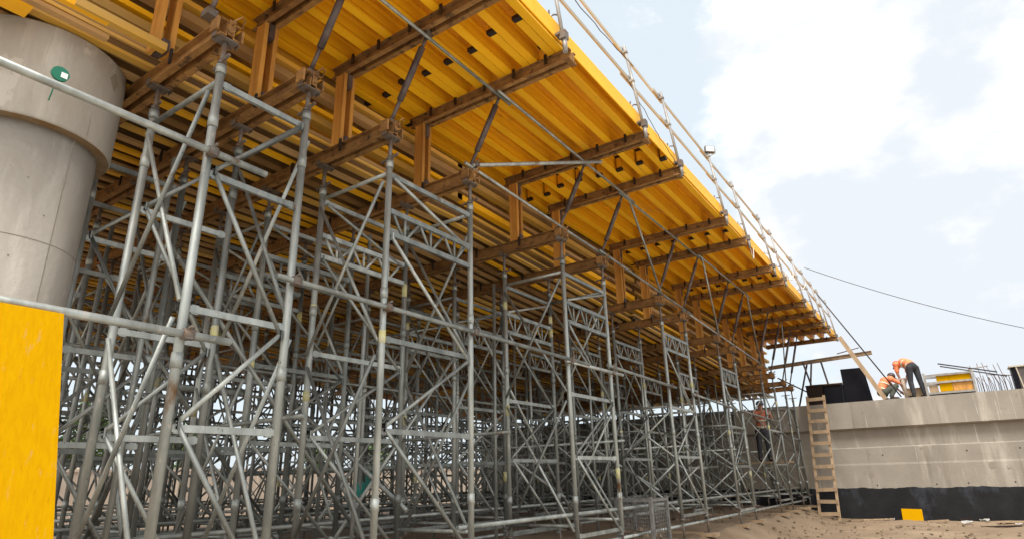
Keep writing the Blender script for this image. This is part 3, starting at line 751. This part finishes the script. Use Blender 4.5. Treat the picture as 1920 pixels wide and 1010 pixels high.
# floodlight on the post
f = empty('floodlight', (PX - .13, 10.66, 7.30), 'small square floodlight on top of a railing post', 'floodlight')
q = MB(); q.box(-.09, .09, -.03, .03, .05, .19); h = q.build('housing', M['darkgrey'], f); h.rotation_euler = (R(-8), R(6), R(35))
q = MB(); q.box(-.078, .078, -.036, -.0305, .062, .178); h2 = q.build('glass', M['glass'], f); h2.rotation_euler = (R(-8), R(6), R(35))
q = MB(); q.path([(-.10, .0, .11), (-.11, .0, .02), (0, 0, -.02), (.10, .03, .02), (.10, .05, .11)], .008); q.build('bracket', M['rail'], f)

# ------------------------------------------------------------------ far end of the deck
o = MB(); channel_pair(o, (0, 0, 0), (3.35, 0, .14), h=.12); o = o.build('steel_waler', M['wood'], loc=(-4.9, 23.7, 5.16))
tag(o, 'pale timber edged beam projecting sideways beneath the far deck end', 'waler')
a = V((-2.30, 22.55, 5.75)); b_ = V((-1.36, 22.30, 3.62))
o = MB().bar((0, 0, 0), b_ - a, .13, .035, up=(0, 1, 0)).build('timber_plank', M['wood'], loc=a); tag(o, 'long pale plank slanting from deck end down to the wall top', 'plank')
for i, (xa, xb, ya, yb) in enumerate(((-4.1, -3.6, 23.7, 23.7), (-3.75, -3.35, 23.7, 23.1), (-3.45, -3.6, 23.7, 22.9), (-2.95, -3.1, 23.7, 23.4))):
    tube_thing((xa, ya, 3.66), (xb, yb, 5.14), .030, f'dark prop under the far deck end, {ORD[i]} from the left', m='prop', name='raking_prop', cat='prop')
tube_thing((-3.0, 23.4, 3.7), (-4.6, 23.5, 4.75), .024, 'dark tube sloping up left behind the far props', m='prop')
tube_thing((-1.9, 23.75, 5.52), (-2.6, 23.75, 5.40), .016, 'short dark bar sticking out of the far deck end', m='prop')

# ------------------------------------------------------------------ things on top of the wall
zt = 3.604
def crate(x0, x1, y0, y1, z0, z1, label, m):
    o = empty('crate', ((x0 + x1) / 2, (y0 + y1) / 2, z0), label, 'crate')
    w2, d2, h2 = (x1 - x0) / 2, (y1 - y0) / 2, z1 - z0
    MB().box(-w2 + .02, w2 - .02, -d2 + .02, d2 - .02, .02, h2 - .03).build('panel', M[m], o)
    q = MB()
    for sx in (-1, 1):
        for sy in (-1, 1): q.box(sx * w2 - .025 * (1 + sx), sx * w2 + .025 * (1 - sx), sy * d2 - .025 * (1 + sy), sy * d2 + .025 * (1 - sy), 0, h2 - .05)
    q.build('frame', M[m], o)
    MB().box(-w2 - .01, w2 + .01, -d2 - .01, d2 + .01, h2 - .049, h2).build('lid', M['darkbrown'], o)
    return o
crate(-3.62, -3.13, 22.75, 23.3, zt, 4.30, 'dark brown crate on the wall top, left of the black board', 'darkbrown')
crate(-3.10, -2.55, 22.8, 23.35, zt, 4.29, 'dark crate on the wall top, touching the black board', 'black')
o = MB(); o.prof([(-.36, 0), (.40, 0), (.30, 1.12), (-.37, 1.13)], (0, -.03, 0), (0, .03, .0), up=(0, 0, 1)); o = o.build('black_board', M['black'], loc=(-2.13, 22.78, zt))
o.rotation_euler = (R(-4), 0, 0); tag(o, 'tall black board standing upright on the wall top', 'board')
for i, x in enumerate((-3.5, -3.2, -2.9)):
    o = MB().bar((0, 0, 0), (.42, .05, .0), .06, .03).build('timber_offcut', M['wood'], loc=(x, 22.95 + .04 * i, 4.316)); tag(o, f'timber offcut lying on the dark crates, {ORD[i]} from the left', 'timber', 'offcuts on the dark crates')
# stillage with yellow panels
s = empty('stillage', (0.35, 22.85, zt), 'grey steel stillage rack stacked with yellow formwork panels', 'stillage')
q = MB()
for x in (-.60, .60):
    for y in (-.3, .3): q.bar((x, y, 0), (x, y, .70), .06, .06)
q.build('corner_post', M['rail'], s)
for z in (.09, .40, .62):
    q = MB()
    for y in (-.3, .3): q.bar((-.568, y, z), (.568, y, z), .04, .055)
    for x in (-.6, .6): q.bar((x, -.268, z), (x, .268, z), .04, .055)
    q.build('rail', M['rail'], s)
rd = random.Random(5)
for k, (x0, x1, z0, z1, m) in enumerate(((-.30, .02, .43, .66, 'sheet'), (.025, .55, .42, .65, 'sheet'), (-.26, .06, .13, .38, 'sheet'), (.07, .55, .125, .37, 'orange'), (-.53, -.30, .125, .33, 'wood'))):
    q = MB().box(x0, x1, -.26, .25, z0, z1).build('formwork_panel', M[m], s, )
o = MB().box(-.5, .5, -.28, .28, 0, .055).build('timber_bearer', M['dark'], s)
o = empty('timber_trestle', (-.42, 22.95, zt), 'low brown timber box between the workers and the stillage', 'timber')
MB().box(-.45, .05, -.1, .14, 0, .30).build('box', M['wood'], o); MB().box(-.47, .07, -.12, .16, .301, .33).build('top_board', M['wood'], o)
o = MB(); o.tube((0, 0, 0), (-.02, 0, .62), .055, n=12); o.box(-.14, .10, -.05, .05, .62, .66); o = o.build('concrete_marker', M['pale'], loc=(-.80, 22.88, zt)); tag(o, 'pale upright post under the bent worker\'s hands', 'post')
# rebar starters
rd = random.Random(12)
for k in range(18):
    x = 1.05 + .045 * k + rd.uniform(-.015, .015); h = rd.uniform(.42, .55) if k % 3 else rd.uniform(.75, .95)
    y = 22.7 + (.5 if k % 3 == 0 else rd.uniform(0, .15))
    o = MB().path([(0, 0, -.05), (.01 * rd.uniform(-1, 1), 0, h * .5), (-.05 + rd.uniform(-.05, .04), 0, h)], .009, 6).build('rebar', M['rebar'], loc=(x, y, zt))
    tag(o, f'{"tall" if k % 3 == 0 else "short"} upright rebar in the wall top, {ORD[k]} right of the stillage', 'rebar', 'starter bars in the wall top')
tube_thing((.18, 22.5, 4.55), (1.55, 22.75, 4.18), .020, 'upper dark pipe lying slanted across the stillage', m='cable', cat='pipe', name='steel_pipe')
tube_thing((.22, 22.44, 4.46), (1.75, 22.7, 4.03), .018, 'lower dark pipe lying slanted across the stillage', m='cable', cat='pipe', name='steel_pipe')
tube_thing((.9, 22.95, 4.36), (1.38, 22.95, 4.40), .016, 'short level pipe end behind the two slanted pipes', m='rail', cat='pipe', name='steel_pipe')
tube_thing((1.3, 22.8, 4.13), (1.9, 22.8, 4.05), .010, 'thin level bar tied across the rebar', m='rebar', cat='rebar', name='tie_bar')
o = empty('formwork_box', (2.3, 22.9, zt), 'dark grey formwork box with pale top boards at the right edge', 'formwork box')
MB().box(-.42, .6, -.2, .3, 0, .66).build('panel', M['darkgrey'], o); MB().box(-.46, .64, -.24, .34, .661, .70).build('top_board', M['palewood'], o)
q = MB(); q.bar((-.24, -.215, 0), (-.30, -.215, .655), .03, .02); q.bar((.2, -.215, 0), (.2, -.215, .655), .05, .02); q.build('brace', M['palewood'], o)
MB().box(-.425, -.30, -.207, -.2005, .0, .655).build('dark_panel', M['black'], o)

# ------------------------------------------------------------------ ladder, sheets, basket
o = empty('wooden_ladder', (-3.42, 21.62, 0.16), 'rough wooden ladder leaning on the concrete wall', 'ladder')
A = [V((-.265, 0, 0)), V((.265, 0, 0))]; T = V((.16, .34, 3.70))
for a in A: MB().bar(a, a * .93 + T, .075, .05, up=(0, 1, .1)).build('stile', M['wood'], o)
for k in range(11):
    f = .05 + .092 * k; c = T * f; s_ = 1 - .07 * f
    MB().bar(c + V((-.29 * s_, -.055, random.uniform(-.012, .012))), c + V((.29 * s_, -.055, random.uniform(-.012, .012))), .028, .105).build('rung', M['wood'], o)
o = MB().box(-.255, .255, -.014, .014, 0, .34).build('yellow_sheet', M['sheet'], loc=(-1.32, 22.14, .13)); o.rotation_euler = (R(-10), R(1.5), 0)
tag(o, 'small yellow formwork sheet leaning on the black wall base', 'sheet')
# sheet in front of the column
tl, tr = V((-3.86, .30, 2.53)), V((-3.86, 1.285, 2.518)); bl, br = V((-3.40, .38, .50)), V((-3.44, 1.42, .50))
o = MB(); n_ = (tr - tl).cross(bl - tl).normalized() * .027
for q in (tl, tr, br, bl): o.v.append(q - tl)
for q in (tl, tr, br, bl): o.v.append(q - tl + n_)
o.f += [(3, 2, 1, 0), (4, 5, 6, 7), (0, 1, 5, 4), (1, 2, 6, 5), (2, 3, 7, 6), (3, 0, 4, 7)]; o.sm += [False] * 6
sheet = o.build('yellow_formwork_sheet', M['sheet'], loc=tl)
M['knot'] = mat('wood_knot', (0.22, 0.075, 0.006), 0.6, 0, (0.40, 0.16, 0.005), 60)
for fu, fv, r1, r2 in ((.78, .10, .006, .004), (.80, .245, .010, .011), (.955, .185, .004, .005), (.885, .37, .009, .007), (.87, .09, .009, .003)):
    c_ = tl.lerp(tr, fu).lerp(bl.lerp(br, fu), fv) - tl; nn_ = -n_.normalized(); e1 = (tr - tl).normalized(); e2 = e1.cross(nn_)
    q = MB(); m_ = 12
    for off_ in (.0012, -.002):
        for k in range(m_):
            a = 2 * math.pi * k / m_; q.v.append(c_ + nn_ * off_ + e1 * r1 * math.cos(a) + e2 * r2 * math.sin(a))
    q.f.append(tuple(range(m_))); q.sm.append(False)
    for k in range(m_): q.f.append((k, m_ + k, m_ + (k + 1) % m_, (k + 1) % m_)); q.sm.append(False)
    q.build('knot', M['knot'], sheet)
tag(sheet, 'large yellow formwork sheet leaning in front of the concrete column', 'sheet')
# wire mesh basket
bx0, bx1, by0, by1, bz0, bz1 = -4.32, -3.77, 8.98, 9.60, .58, 1.26
o = empty('mesh_basket', ((bx0 + bx1) / 2, (by0 + by1) / 2, bz0), 'grey wire mesh basket standing among the scaffold legs', 'basket')
hx, hy, hz = (bx1 - bx0) / 2, (by1 - by0) / 2, bz1 - bz0
for sx in (-1, 1):
    for sy in (-1, 1): MB().bar((sx * hx, sy * hy, -.05), (sx * hx, sy * hy, hz + .03), .045, .045).build('corner_post', M['wire'], o)
for z in (0.02, hz - .02):
    q = MB()
    for sy in (-1, 1): q.bar((-hx + .023, sy * hy, z), (hx - .023, sy * hy, z), .03, .04)
    for sx in (-1, 1): q.bar((sx * hx, -hy + .023, z), (sx * hx, hy - .023, z), .03, .04)
    q.build('rim', M['wire'], o)
for sx in (-1, 1):
    q = MB()
    for k in range(1, 13): q.tube((sx * hx, -hy, hz * k / 13), (sx * hx, hy, hz * k / 13), .0035, n=5)
    for k in range(1, 9): q.tube((sx * hx + .006, -hy + 2 * hy * k / 9, 0), (sx * hx + .006, -hy + 2 * hy * k / 9, hz), .0035, n=5)
    q.build('mesh_side', M['wire'], o)
for sy in (-1, 1):
    q = MB()
    for k in range(1, 13): q.tube((-hx, sy * hy, hz * k / 13), (hx, sy * hy, hz * k / 13), .003, n=5)
    for k in range(1, 15): q.tube((-hx + 2 * hx * k / 15, sy * hy + .006, 0), (-hx + 2 * hx * k / 15, sy * hy + .006, hz), .003, n=5)
    q.build('mesh_side', M['wire'], o)
MB().box(-hx + .03, hx - .03, -hy + .03, hy - .03, .005, .03).build('floor_plate', M['jack'], o)
o = MB()
for k in range(40):
    o.blob((random.gauss(0, .13), random.gauss(0, .1), .03 + abs(random.gauss(0, .05))), random.uniform(.03, .06), k, 6, 4, .3)
tag(o.build('rubble_heap', M['stone'], loc=(-4.05, 9.3, bz0 + .05)), 'small heap of rubble lying in the mesh basket', 'rubble')

# green tape reel hung on the tube, teal sacks
o = empty('tape_reel', (-3.98, 1.035, 3.975), 'green round tape reel with white label hung on the tube by the column', 'tape reel')
MB().tube((.004, 0, 0), (.022, 0, 0), .047, n=28).build('reel_case', M['green'], o); MB().box(.0225, .0245, .002, .036, -.022, .014).build('label_sticker', M['white'], o)
q = MB(); q.path([(0, -.01, -.055), (.006, -.015, -.11), (0, -.02, -.19)], .004); q.build('tape_end', M['green'], o)
o = MB(); o.blob((0, 0, 0), (.05, .11, .20), 3, 10, 8, .12); o = o.build('teal_sack', M['teal'], loc=(-7.92, 7.1, 1.44)); o.rotation_euler = (R(-32), 0, 0); tag(o, 'teal plastic sheet bundle hanging slanted inside the scaffold', 'sack')
o = MB(); o.box(-.01, .01, -.12, .12, 0, .26); o = o.build('teal_sheet', M['teal'], loc=(-8.6, 8.0, 1.52)); tag(o, 'small teal sheet hanging behind the slanted teal bundle', 'sheet')

# ------------------------------------------------------------------ debris by the wall
rd = random.Random(21)
def scrap(x, y, s_, seed, label, m='plastic'):
    r2 = random.Random(seed); o = MB(); n = 5; i0 = 0
    for j in range(n):
        for i in range(n):
            o.v.append(V(((i - 2) * s_ * .25 + r2.uniform(-.05, .05) * s_, (j - 2) * s_ * .2 + r2.uniform(-.05, .05) * s_, r2.uniform(.0, .32) * s_)))
    for j in range(n - 1):
        for i in range(n - 1): o.f.append((j * n + i, j * n + i + 1, (j + 1) * n + i + 1, (j + 1) * n + i)); o.sm.append(False)
    ob = o.build('plastic_scrap', M[m], loc=(x, y, zgr(x, y) + .01)); tag(ob, label, 'scrap', 'scraps of torn plastic on the ground')
    md = ob.modifiers.new('thickness', 'SOLIDIFY'); md.thickness = .006
scrap(-1.85, 21.7, .22, 1, 'torn white plastic scrap left of the yellow sheet')
scrap(.35, 21.9, .22, 2, 'white plastic scrap against the black wall base, right of the yellow sheet')
scrap(-.05, 20.9, .24, 3, 'crumpled pale plastic scrap in front of the yellow sheet')
scrap(2.0, 20.3, .42, 4, 'large pale plastic scrap at the right edge of the ground')
scrap(1.0, 20.6, .16, 6, 'small plastic scrap in the middle of the right ground')
for i, (x, y, L, a, m, lab) in enumerate(((-2.2, 21.5, .9, .1, 'wood', 'thin timber batten lying on sand by the ladder'), (-.1, 21.9, .4, .9, 'darkbrown', 'dark broken board on the ground right of the yellow sheet'),
        (1.2, 21.2, 1.2, -.15, 'wood', 'long timber batten lying near the wall base'), (.6, 19.6, .8, .2, 'darkbrown', 'dark plank half buried in sand at right'),
        (-2.75, 21.35, .7, -.5, 'wood', 'grey offcut lying at the foot of the ladder'), (1.7, 20.9, .6, .4, 'wood', 'short timber offcut at the right edge'), (-.7, 21.3, .5, .2, 'wood', 'timber offcut below the yellow sheet'))):
    o = MB().bar((-L / 2 * math.cos(a), -L / 2 * math.sin(a), 0), (L / 2 * math.cos(a), L / 2 * math.sin(a), .03), .09, .03).build('timber_offcut', M[m], loc=(x, y, zgr(x, y) + .03)); tag(o, lab, 'timber', 'timber offcuts on the ground')

# ------------------------------------------------------------------ workers
def remeshed(mb, name, m, parent, voxel=.012):
    o = mb.build(name, m, parent)
    md = o.modifiers.new('remesh', 'REMESH'); md.mode = 'VOXEL'; md.voxel_size = voxel; md.use_smooth_shade = True
    sm = o.modifiers.new('smooth', 'SMOOTH'); sm.factor = .5; sm.iterations = 4
    dg = bpy.context.evaluated_depsgraph_get(); ev = o.evaluated_get(dg)
    me = bpy.data.meshes.new_from_object(ev); o.modifiers.clear(); old = o.data; o.data = me; bpy.data.meshes.remove(old)
    if not me.materials: me.materials.append(m)
    me.polygons.foreach_set('use_smooth', [True] * len(me.polygons))
    return o
def cap(mb, p, q, r, r2=None):
    r2 = r if r2 is None else r2
    mb.tube(p, q, r, r2, 14); mb.blob(p, r, 0, 14, 10, 0); mb.blob(q, r2, 0, 14, 10, 0)
def limb(mb, pts, rs):
    for (a, b_), (r1, r2) in zip(zip(pts[:-1], pts[1:]), zip(rs[:-1], rs[1:])): cap(mb, a, b_, r1, r2)
M['vest_muted'] = mat('muted_orange_vest', (0.50, 0.14, 0.07), 0.8, 0, (0.36, 0.11, 0.06), 6)  # duller, darker version of the vest orange
def person(loc, rz, J, label, m_tr, m_hat, hat='helmet', vest='vest'):
    """J: joints in metres, facing +X"""
    root = empty('person', loc, label, 'person'); root.rotation_euler = (0, 0, rz)
    J = {k: V(v) for k, v in J.items()}
    body = MB()
    limb(body, [J['pelvis'], J['waist'], J['chest']], [.125, .115, .135])
    cap(body, J['shL'], J['shR'], .075); cap(body, J['chest'], (J['shL'] + J['shR']) / 2, .12, .09)
    cap(body, (J['shL'] + J['shR']) / 2, J['head'], .055, .055)
    fw = J['face'].normalized(); up = J['hup'].normalized()
    body.blob(J['head'], (.078, .078, .085), 0, 16, 12, 0); body.blob(J['head'] + up * .045 - fw * .02, .085, 0, 16, 12, 0)
    body.blob(J['head'] + fw * .085 - up * .01, .018, 0, 8, 6, 0)                # nose
    body.blob(J['head'] + fw * .06 - up * .065, .030, 0, 8, 6, 0)               # chin
    sd_ = fw.cross(up).normalized()
    for s_ in (-1, 1): body.blob(J['head'] + sd_ * .08 * s_, .022, 0, 8, 6, 0)
    for S in 'LR':
        limb(body, [J['sh' + S], J['el' + S], J['wr' + S]], [.052, .042, .029])
        d = (J['wr' + S] - J['el' + S]).normalized(); sx = d.cross(V((1, .2, .1))).normalized(); nn = d.cross(sx)
        cap(body, J['wr' + S] + d * .02 - sx * .018, J['wr' + S] + d * .08 - sx * .022, .018); cap(body, J['wr' + S] + d * .02 + sx * .018, J['wr' + S] + d * .08 + sx * .022, .018)
        for k in range(4):
            a0 = J['wr' + S] + d * .085 + sx * (-.033 + .022 * k); L = (.062, .075, .07, .055)[k]
            m1 = a0 + d * L * .55 + nn * .006; cap(body, a0, m1, .0095); cap(body, m1, m1 + d * L * .45 + nn * .022, .0085)
        a0 = J['wr' + S] + d * .035 - sx * .035; cap(body, a0, a0 + d * .045 - sx * .03 + nn * .012, .011, .009)
        limb(body, [J['hip' + S], J['kn' + S], J['an' + S]], [.085, .055, .038]); cap(body, J['an' + S], J['toe' + S], .035, .03)
    remeshed(body, 'body', M['skin'], root, .010)
    v = MB()
    limb(v, [J['waist'] * .6 + J['pelvis'] * .4, J['waist'], J['chest']], [.137, .130, .152]); cap(v, J['shL'], J['shR'], .088)
    cap(v, J['chest'], (J['shL'] + J['shR']) / 2, .135, .10)
    for S in 'LR': limb(v, [J['sh' + S], J['sh' + S].lerp(J['el' + S], .75)], [.072, .062])
    remeshed(v, 'vest', M[vest], root, .013)
    ax = (J['chest'] - J['pelvis']).normalized()
    for f in (.25, .75):
        c = J['pelvis'].lerp(J['chest'], f); q = MB(); q.tube(c - ax * .022, c + ax * .022, .150 if f < .5 else .158, n=24); q.build('reflective_band', M['stripe'], root)
    tr = MB(); cap(tr, J['pelvis'], J['pelvis'].lerp(J['waist'], .5), .138, .130)
    for S in 'LR': limb(tr, [J['hip' + S], J['kn' + S], J['an' + S] + V((0, 0, .04))], [.102, .076, .062])
    remeshed(tr, 'trousers', M[m_tr], root, .013)
    for S in 'LR':
        q = MB(); cap(q, J['an' + S] - V((0, 0, .01)), J['an' + S] + V((0, 0, .06)), .050); cap(q, J['an' + S] - V((.02, 0, .025)), J['toe' + S], .042, .040); remeshed(q, 'boot', M['boot'], root, .012)
    q = MB(); q.blob(J['head'] + up * .075 - fw * .012, .118, 0, 20, 14, 0)
    n0 = len(q.v)
    hl = remeshed(q, hat, M[m_hat], root, .012)
    for vtx in hl.data.vertices:                                                # flatten the underside into a shell rim
        d = V(vtx.co) - (J['head'] + up * .06); k = d.dot(up)
        if k < 0: vtx.co = V(vtx.co) - up * k * .9
    q = MB(); c = J['head'] + up * .065 + fw * .10; q.prof([(-.085, -.006), (.085, -.006), (.085, .006), (-.085, .006)], c - fw * .03, c + fw * .055, up=tuple(up)); q.build('peak', M[m_hat], root)
    return root
# bent-over worker (faces left)
person((-.50, 22.60, zt + .01), R(180 - 52), dict(
    hipL=(-.02, .10, .90), hipR=(-.02, -.10, .90), knL=(.02, .13, .49), knR=(-.05, -.13, .50), anL=(-.04, .15, .08), anR=(-.09, -.16, .08),
    toeL=(.14, .17, .04), toeR=(.09, -.18, .04), pelvis=(-.02, 0, .94), waist=(.10, 0, 1.06), chest=(.32, 0, 1.12),
    shL=(.45, .17, 1.09), shR=(.45, -.17, 1.09), elL=(.46, .17, .80), elR=(.47, -.17, .79), wrL=(.49, .10, .60), wrR=(.50, -.09, .60),
    head=(.60, 0, 1.07), face=(.65, 0, -.75), hup=(.75, 0, .65)),
    'worker in an orange vest and dark trousers bending over on the wall top', 'trousers', 'helmet')
# crouching worker (back to the camera, working to the right)
person((-1.38, 22.70, zt + .01), R(35), dict(
    hipL=(-.06, .10, .24), hipR=(-.06, -.10, .24), knL=(.30, .20, .40), knR=(.30, -.20, .42), anL=(.10, .18, .08), anR=(.10, -.18, .08),
    toeL=(.28, .20, .04), toeR=(.28, -.20, .04), pelvis=(-.08, 0, .25), waist=(-.04, 0, .40), chest=(.10, 0, .58),
    shL=(.20, .18, .64), shR=(.20, -.18, .64), elL=(.44, .20, .48), elR=(.44, -.22, .48), wrL=(.58, .12, .30), wrR=(.58, -.10, .30),
    head=(.30, 0, .68), face=(.8, 0, -.6), hup=(.6, 0, .8)),
    'worker in an orange vest crouching on the wall top by the slanted plank', 'olive', 'darkhair', 'cap')
# worker on the boards inside the scaffold
o = MB()
for k in range(3): o.bar((0, .24 * k, 0), (-1.5, .24 * k, 0), .22, .04)
tag(o.build('scaffold_platform', M['wood'], loc=(-4.0, 20.2, 1.85)), 'timber plank platform inside the sixth front tower', 'platform')
person((-4.72, 20.45, 1.88), R(-60), dict(
    hipL=(0, .10, .90), hipR=(0, -.10, .90), knL=(.04, .12, .48), knR=(-.03, -.12, .48), anL=(.0, .13, .08), anR=(-.08, -.13, .08),
    toeL=(.18, .15, .04), toeR=(.10, -.15, .04), pelvis=(0, 0, .94), waist=(.02, 0, 1.12), chest=(.10, 0, 1.34),
    shL=(.12, .19, 1.44), shR=(.12, -.19, 1.44), elL=(.30, .26, 1.24), elR=(.32, -.22, 1.25), wrL=(.50, .18, 1.36), wrR=(.52, -.12, 1.38),
    head=(.20, 0, 1.62), face=(1, 0, -.2), hup=(.2, 0, 1)),
    'worker in an orange vest standing behind the scaffold tubes under the deck', 'trousers', 'darkhair', 'cap', 'vest_muted')

# ------------------------------------------------------------------ beyond the bridge
for k in range(10):
    y = 3.0 + 3.6 * k
    o = empty('fence_panel', (-26, y, .1), f'pale precast concrete fence panel beyond the bridge, {ORD[k]} from the near end', 'fence', 'fence panels beyond the bridge')
    MB().box(-.08, .08, .02, 3.5, 0, 2.1).build('slab', M['pale'], o); MB().box(-.14, .14, -.10, .015, -.1, 2.25).build('post', M['pale'], o)
    MB().box(-.11, .11, .02, 3.5, 2.101, 2.2).build('coping', M['pale'], o)
def tree(loc, H, seed, label):
    rd = random.Random(seed)
    t = empty('tree', loc, label, 'tree', 'trees beyond the bridge')
    q = MB(); q.path([(0, 0, 0), (.05, .03, H * .25), (.0, .1, H * .5), (.1, .05, H * .8)], [.16, .12, .09, .03], 8)
    cl = []
    for k in range(9):
        a = rd.uniform(0, 6.28); z = rd.uniform(.4, .95) * H; L = rd.uniform(.15, .32) * H * (1.25 - z / H)
        e = V((L * math.cos(a), L * math.sin(a), z + L * .4)); q.path([(0, 0.05, z * .75), e * .55 + V((0, 0, z * .42)), e], [.06, .04, .015], 6); cl.append(e)
    q.build('trunk', M['bark'], t)
    c = MB()
    for e in cl + [V((0, 0, H * .85)), V((0, 0, H * .6))]:
        R_ = rd.uniform(.14, .22) * H
        for k in range(300):
            d = V((rd.gauss(0, 1), rd.gauss(0, 1), rd.gauss(0, .8))).normalized() * R_ * rd.uniform(.3, 1.0) ** .6
            p_ = e + d; s_ = rd.uniform(.05, .11); u = V((rd.gauss(0, 1), rd.gauss(0, 1), rd.gauss(0, 1))).normalized(); v_ = u.orthogonal().normalized()
            i0 = len(c.v); c.v += [p_ - u * s_, p_ + v_ * s_ * .6, p_ + u * s_, p_ - v_ * s_ * .6]; c.f.append((i0, i0 + 1, i0 + 2, i0 + 3)); c.sm.append(False)
    c.build('crown', M['leaf'], t)
tree((-31, 9.2, .1), 5.6, 1, 'broad leafy tree beyond the fence, nearest the column')
tree((-32, 12.5, .1), 5.0, 2, 'leafy tree beyond the fence, second from the column')
tree((-33, 17.5, .1), 4.3, 3, 'bushy tree beyond the fence, third from the column')
tree((-34, 27.0, .1), 3.9, 4, 'low bushy tree beyond the fence, fourth from the column')
tree((-33, 31.0, .1), 4.2, 5, 'low bushy tree beyond the fence, farthest from the column')
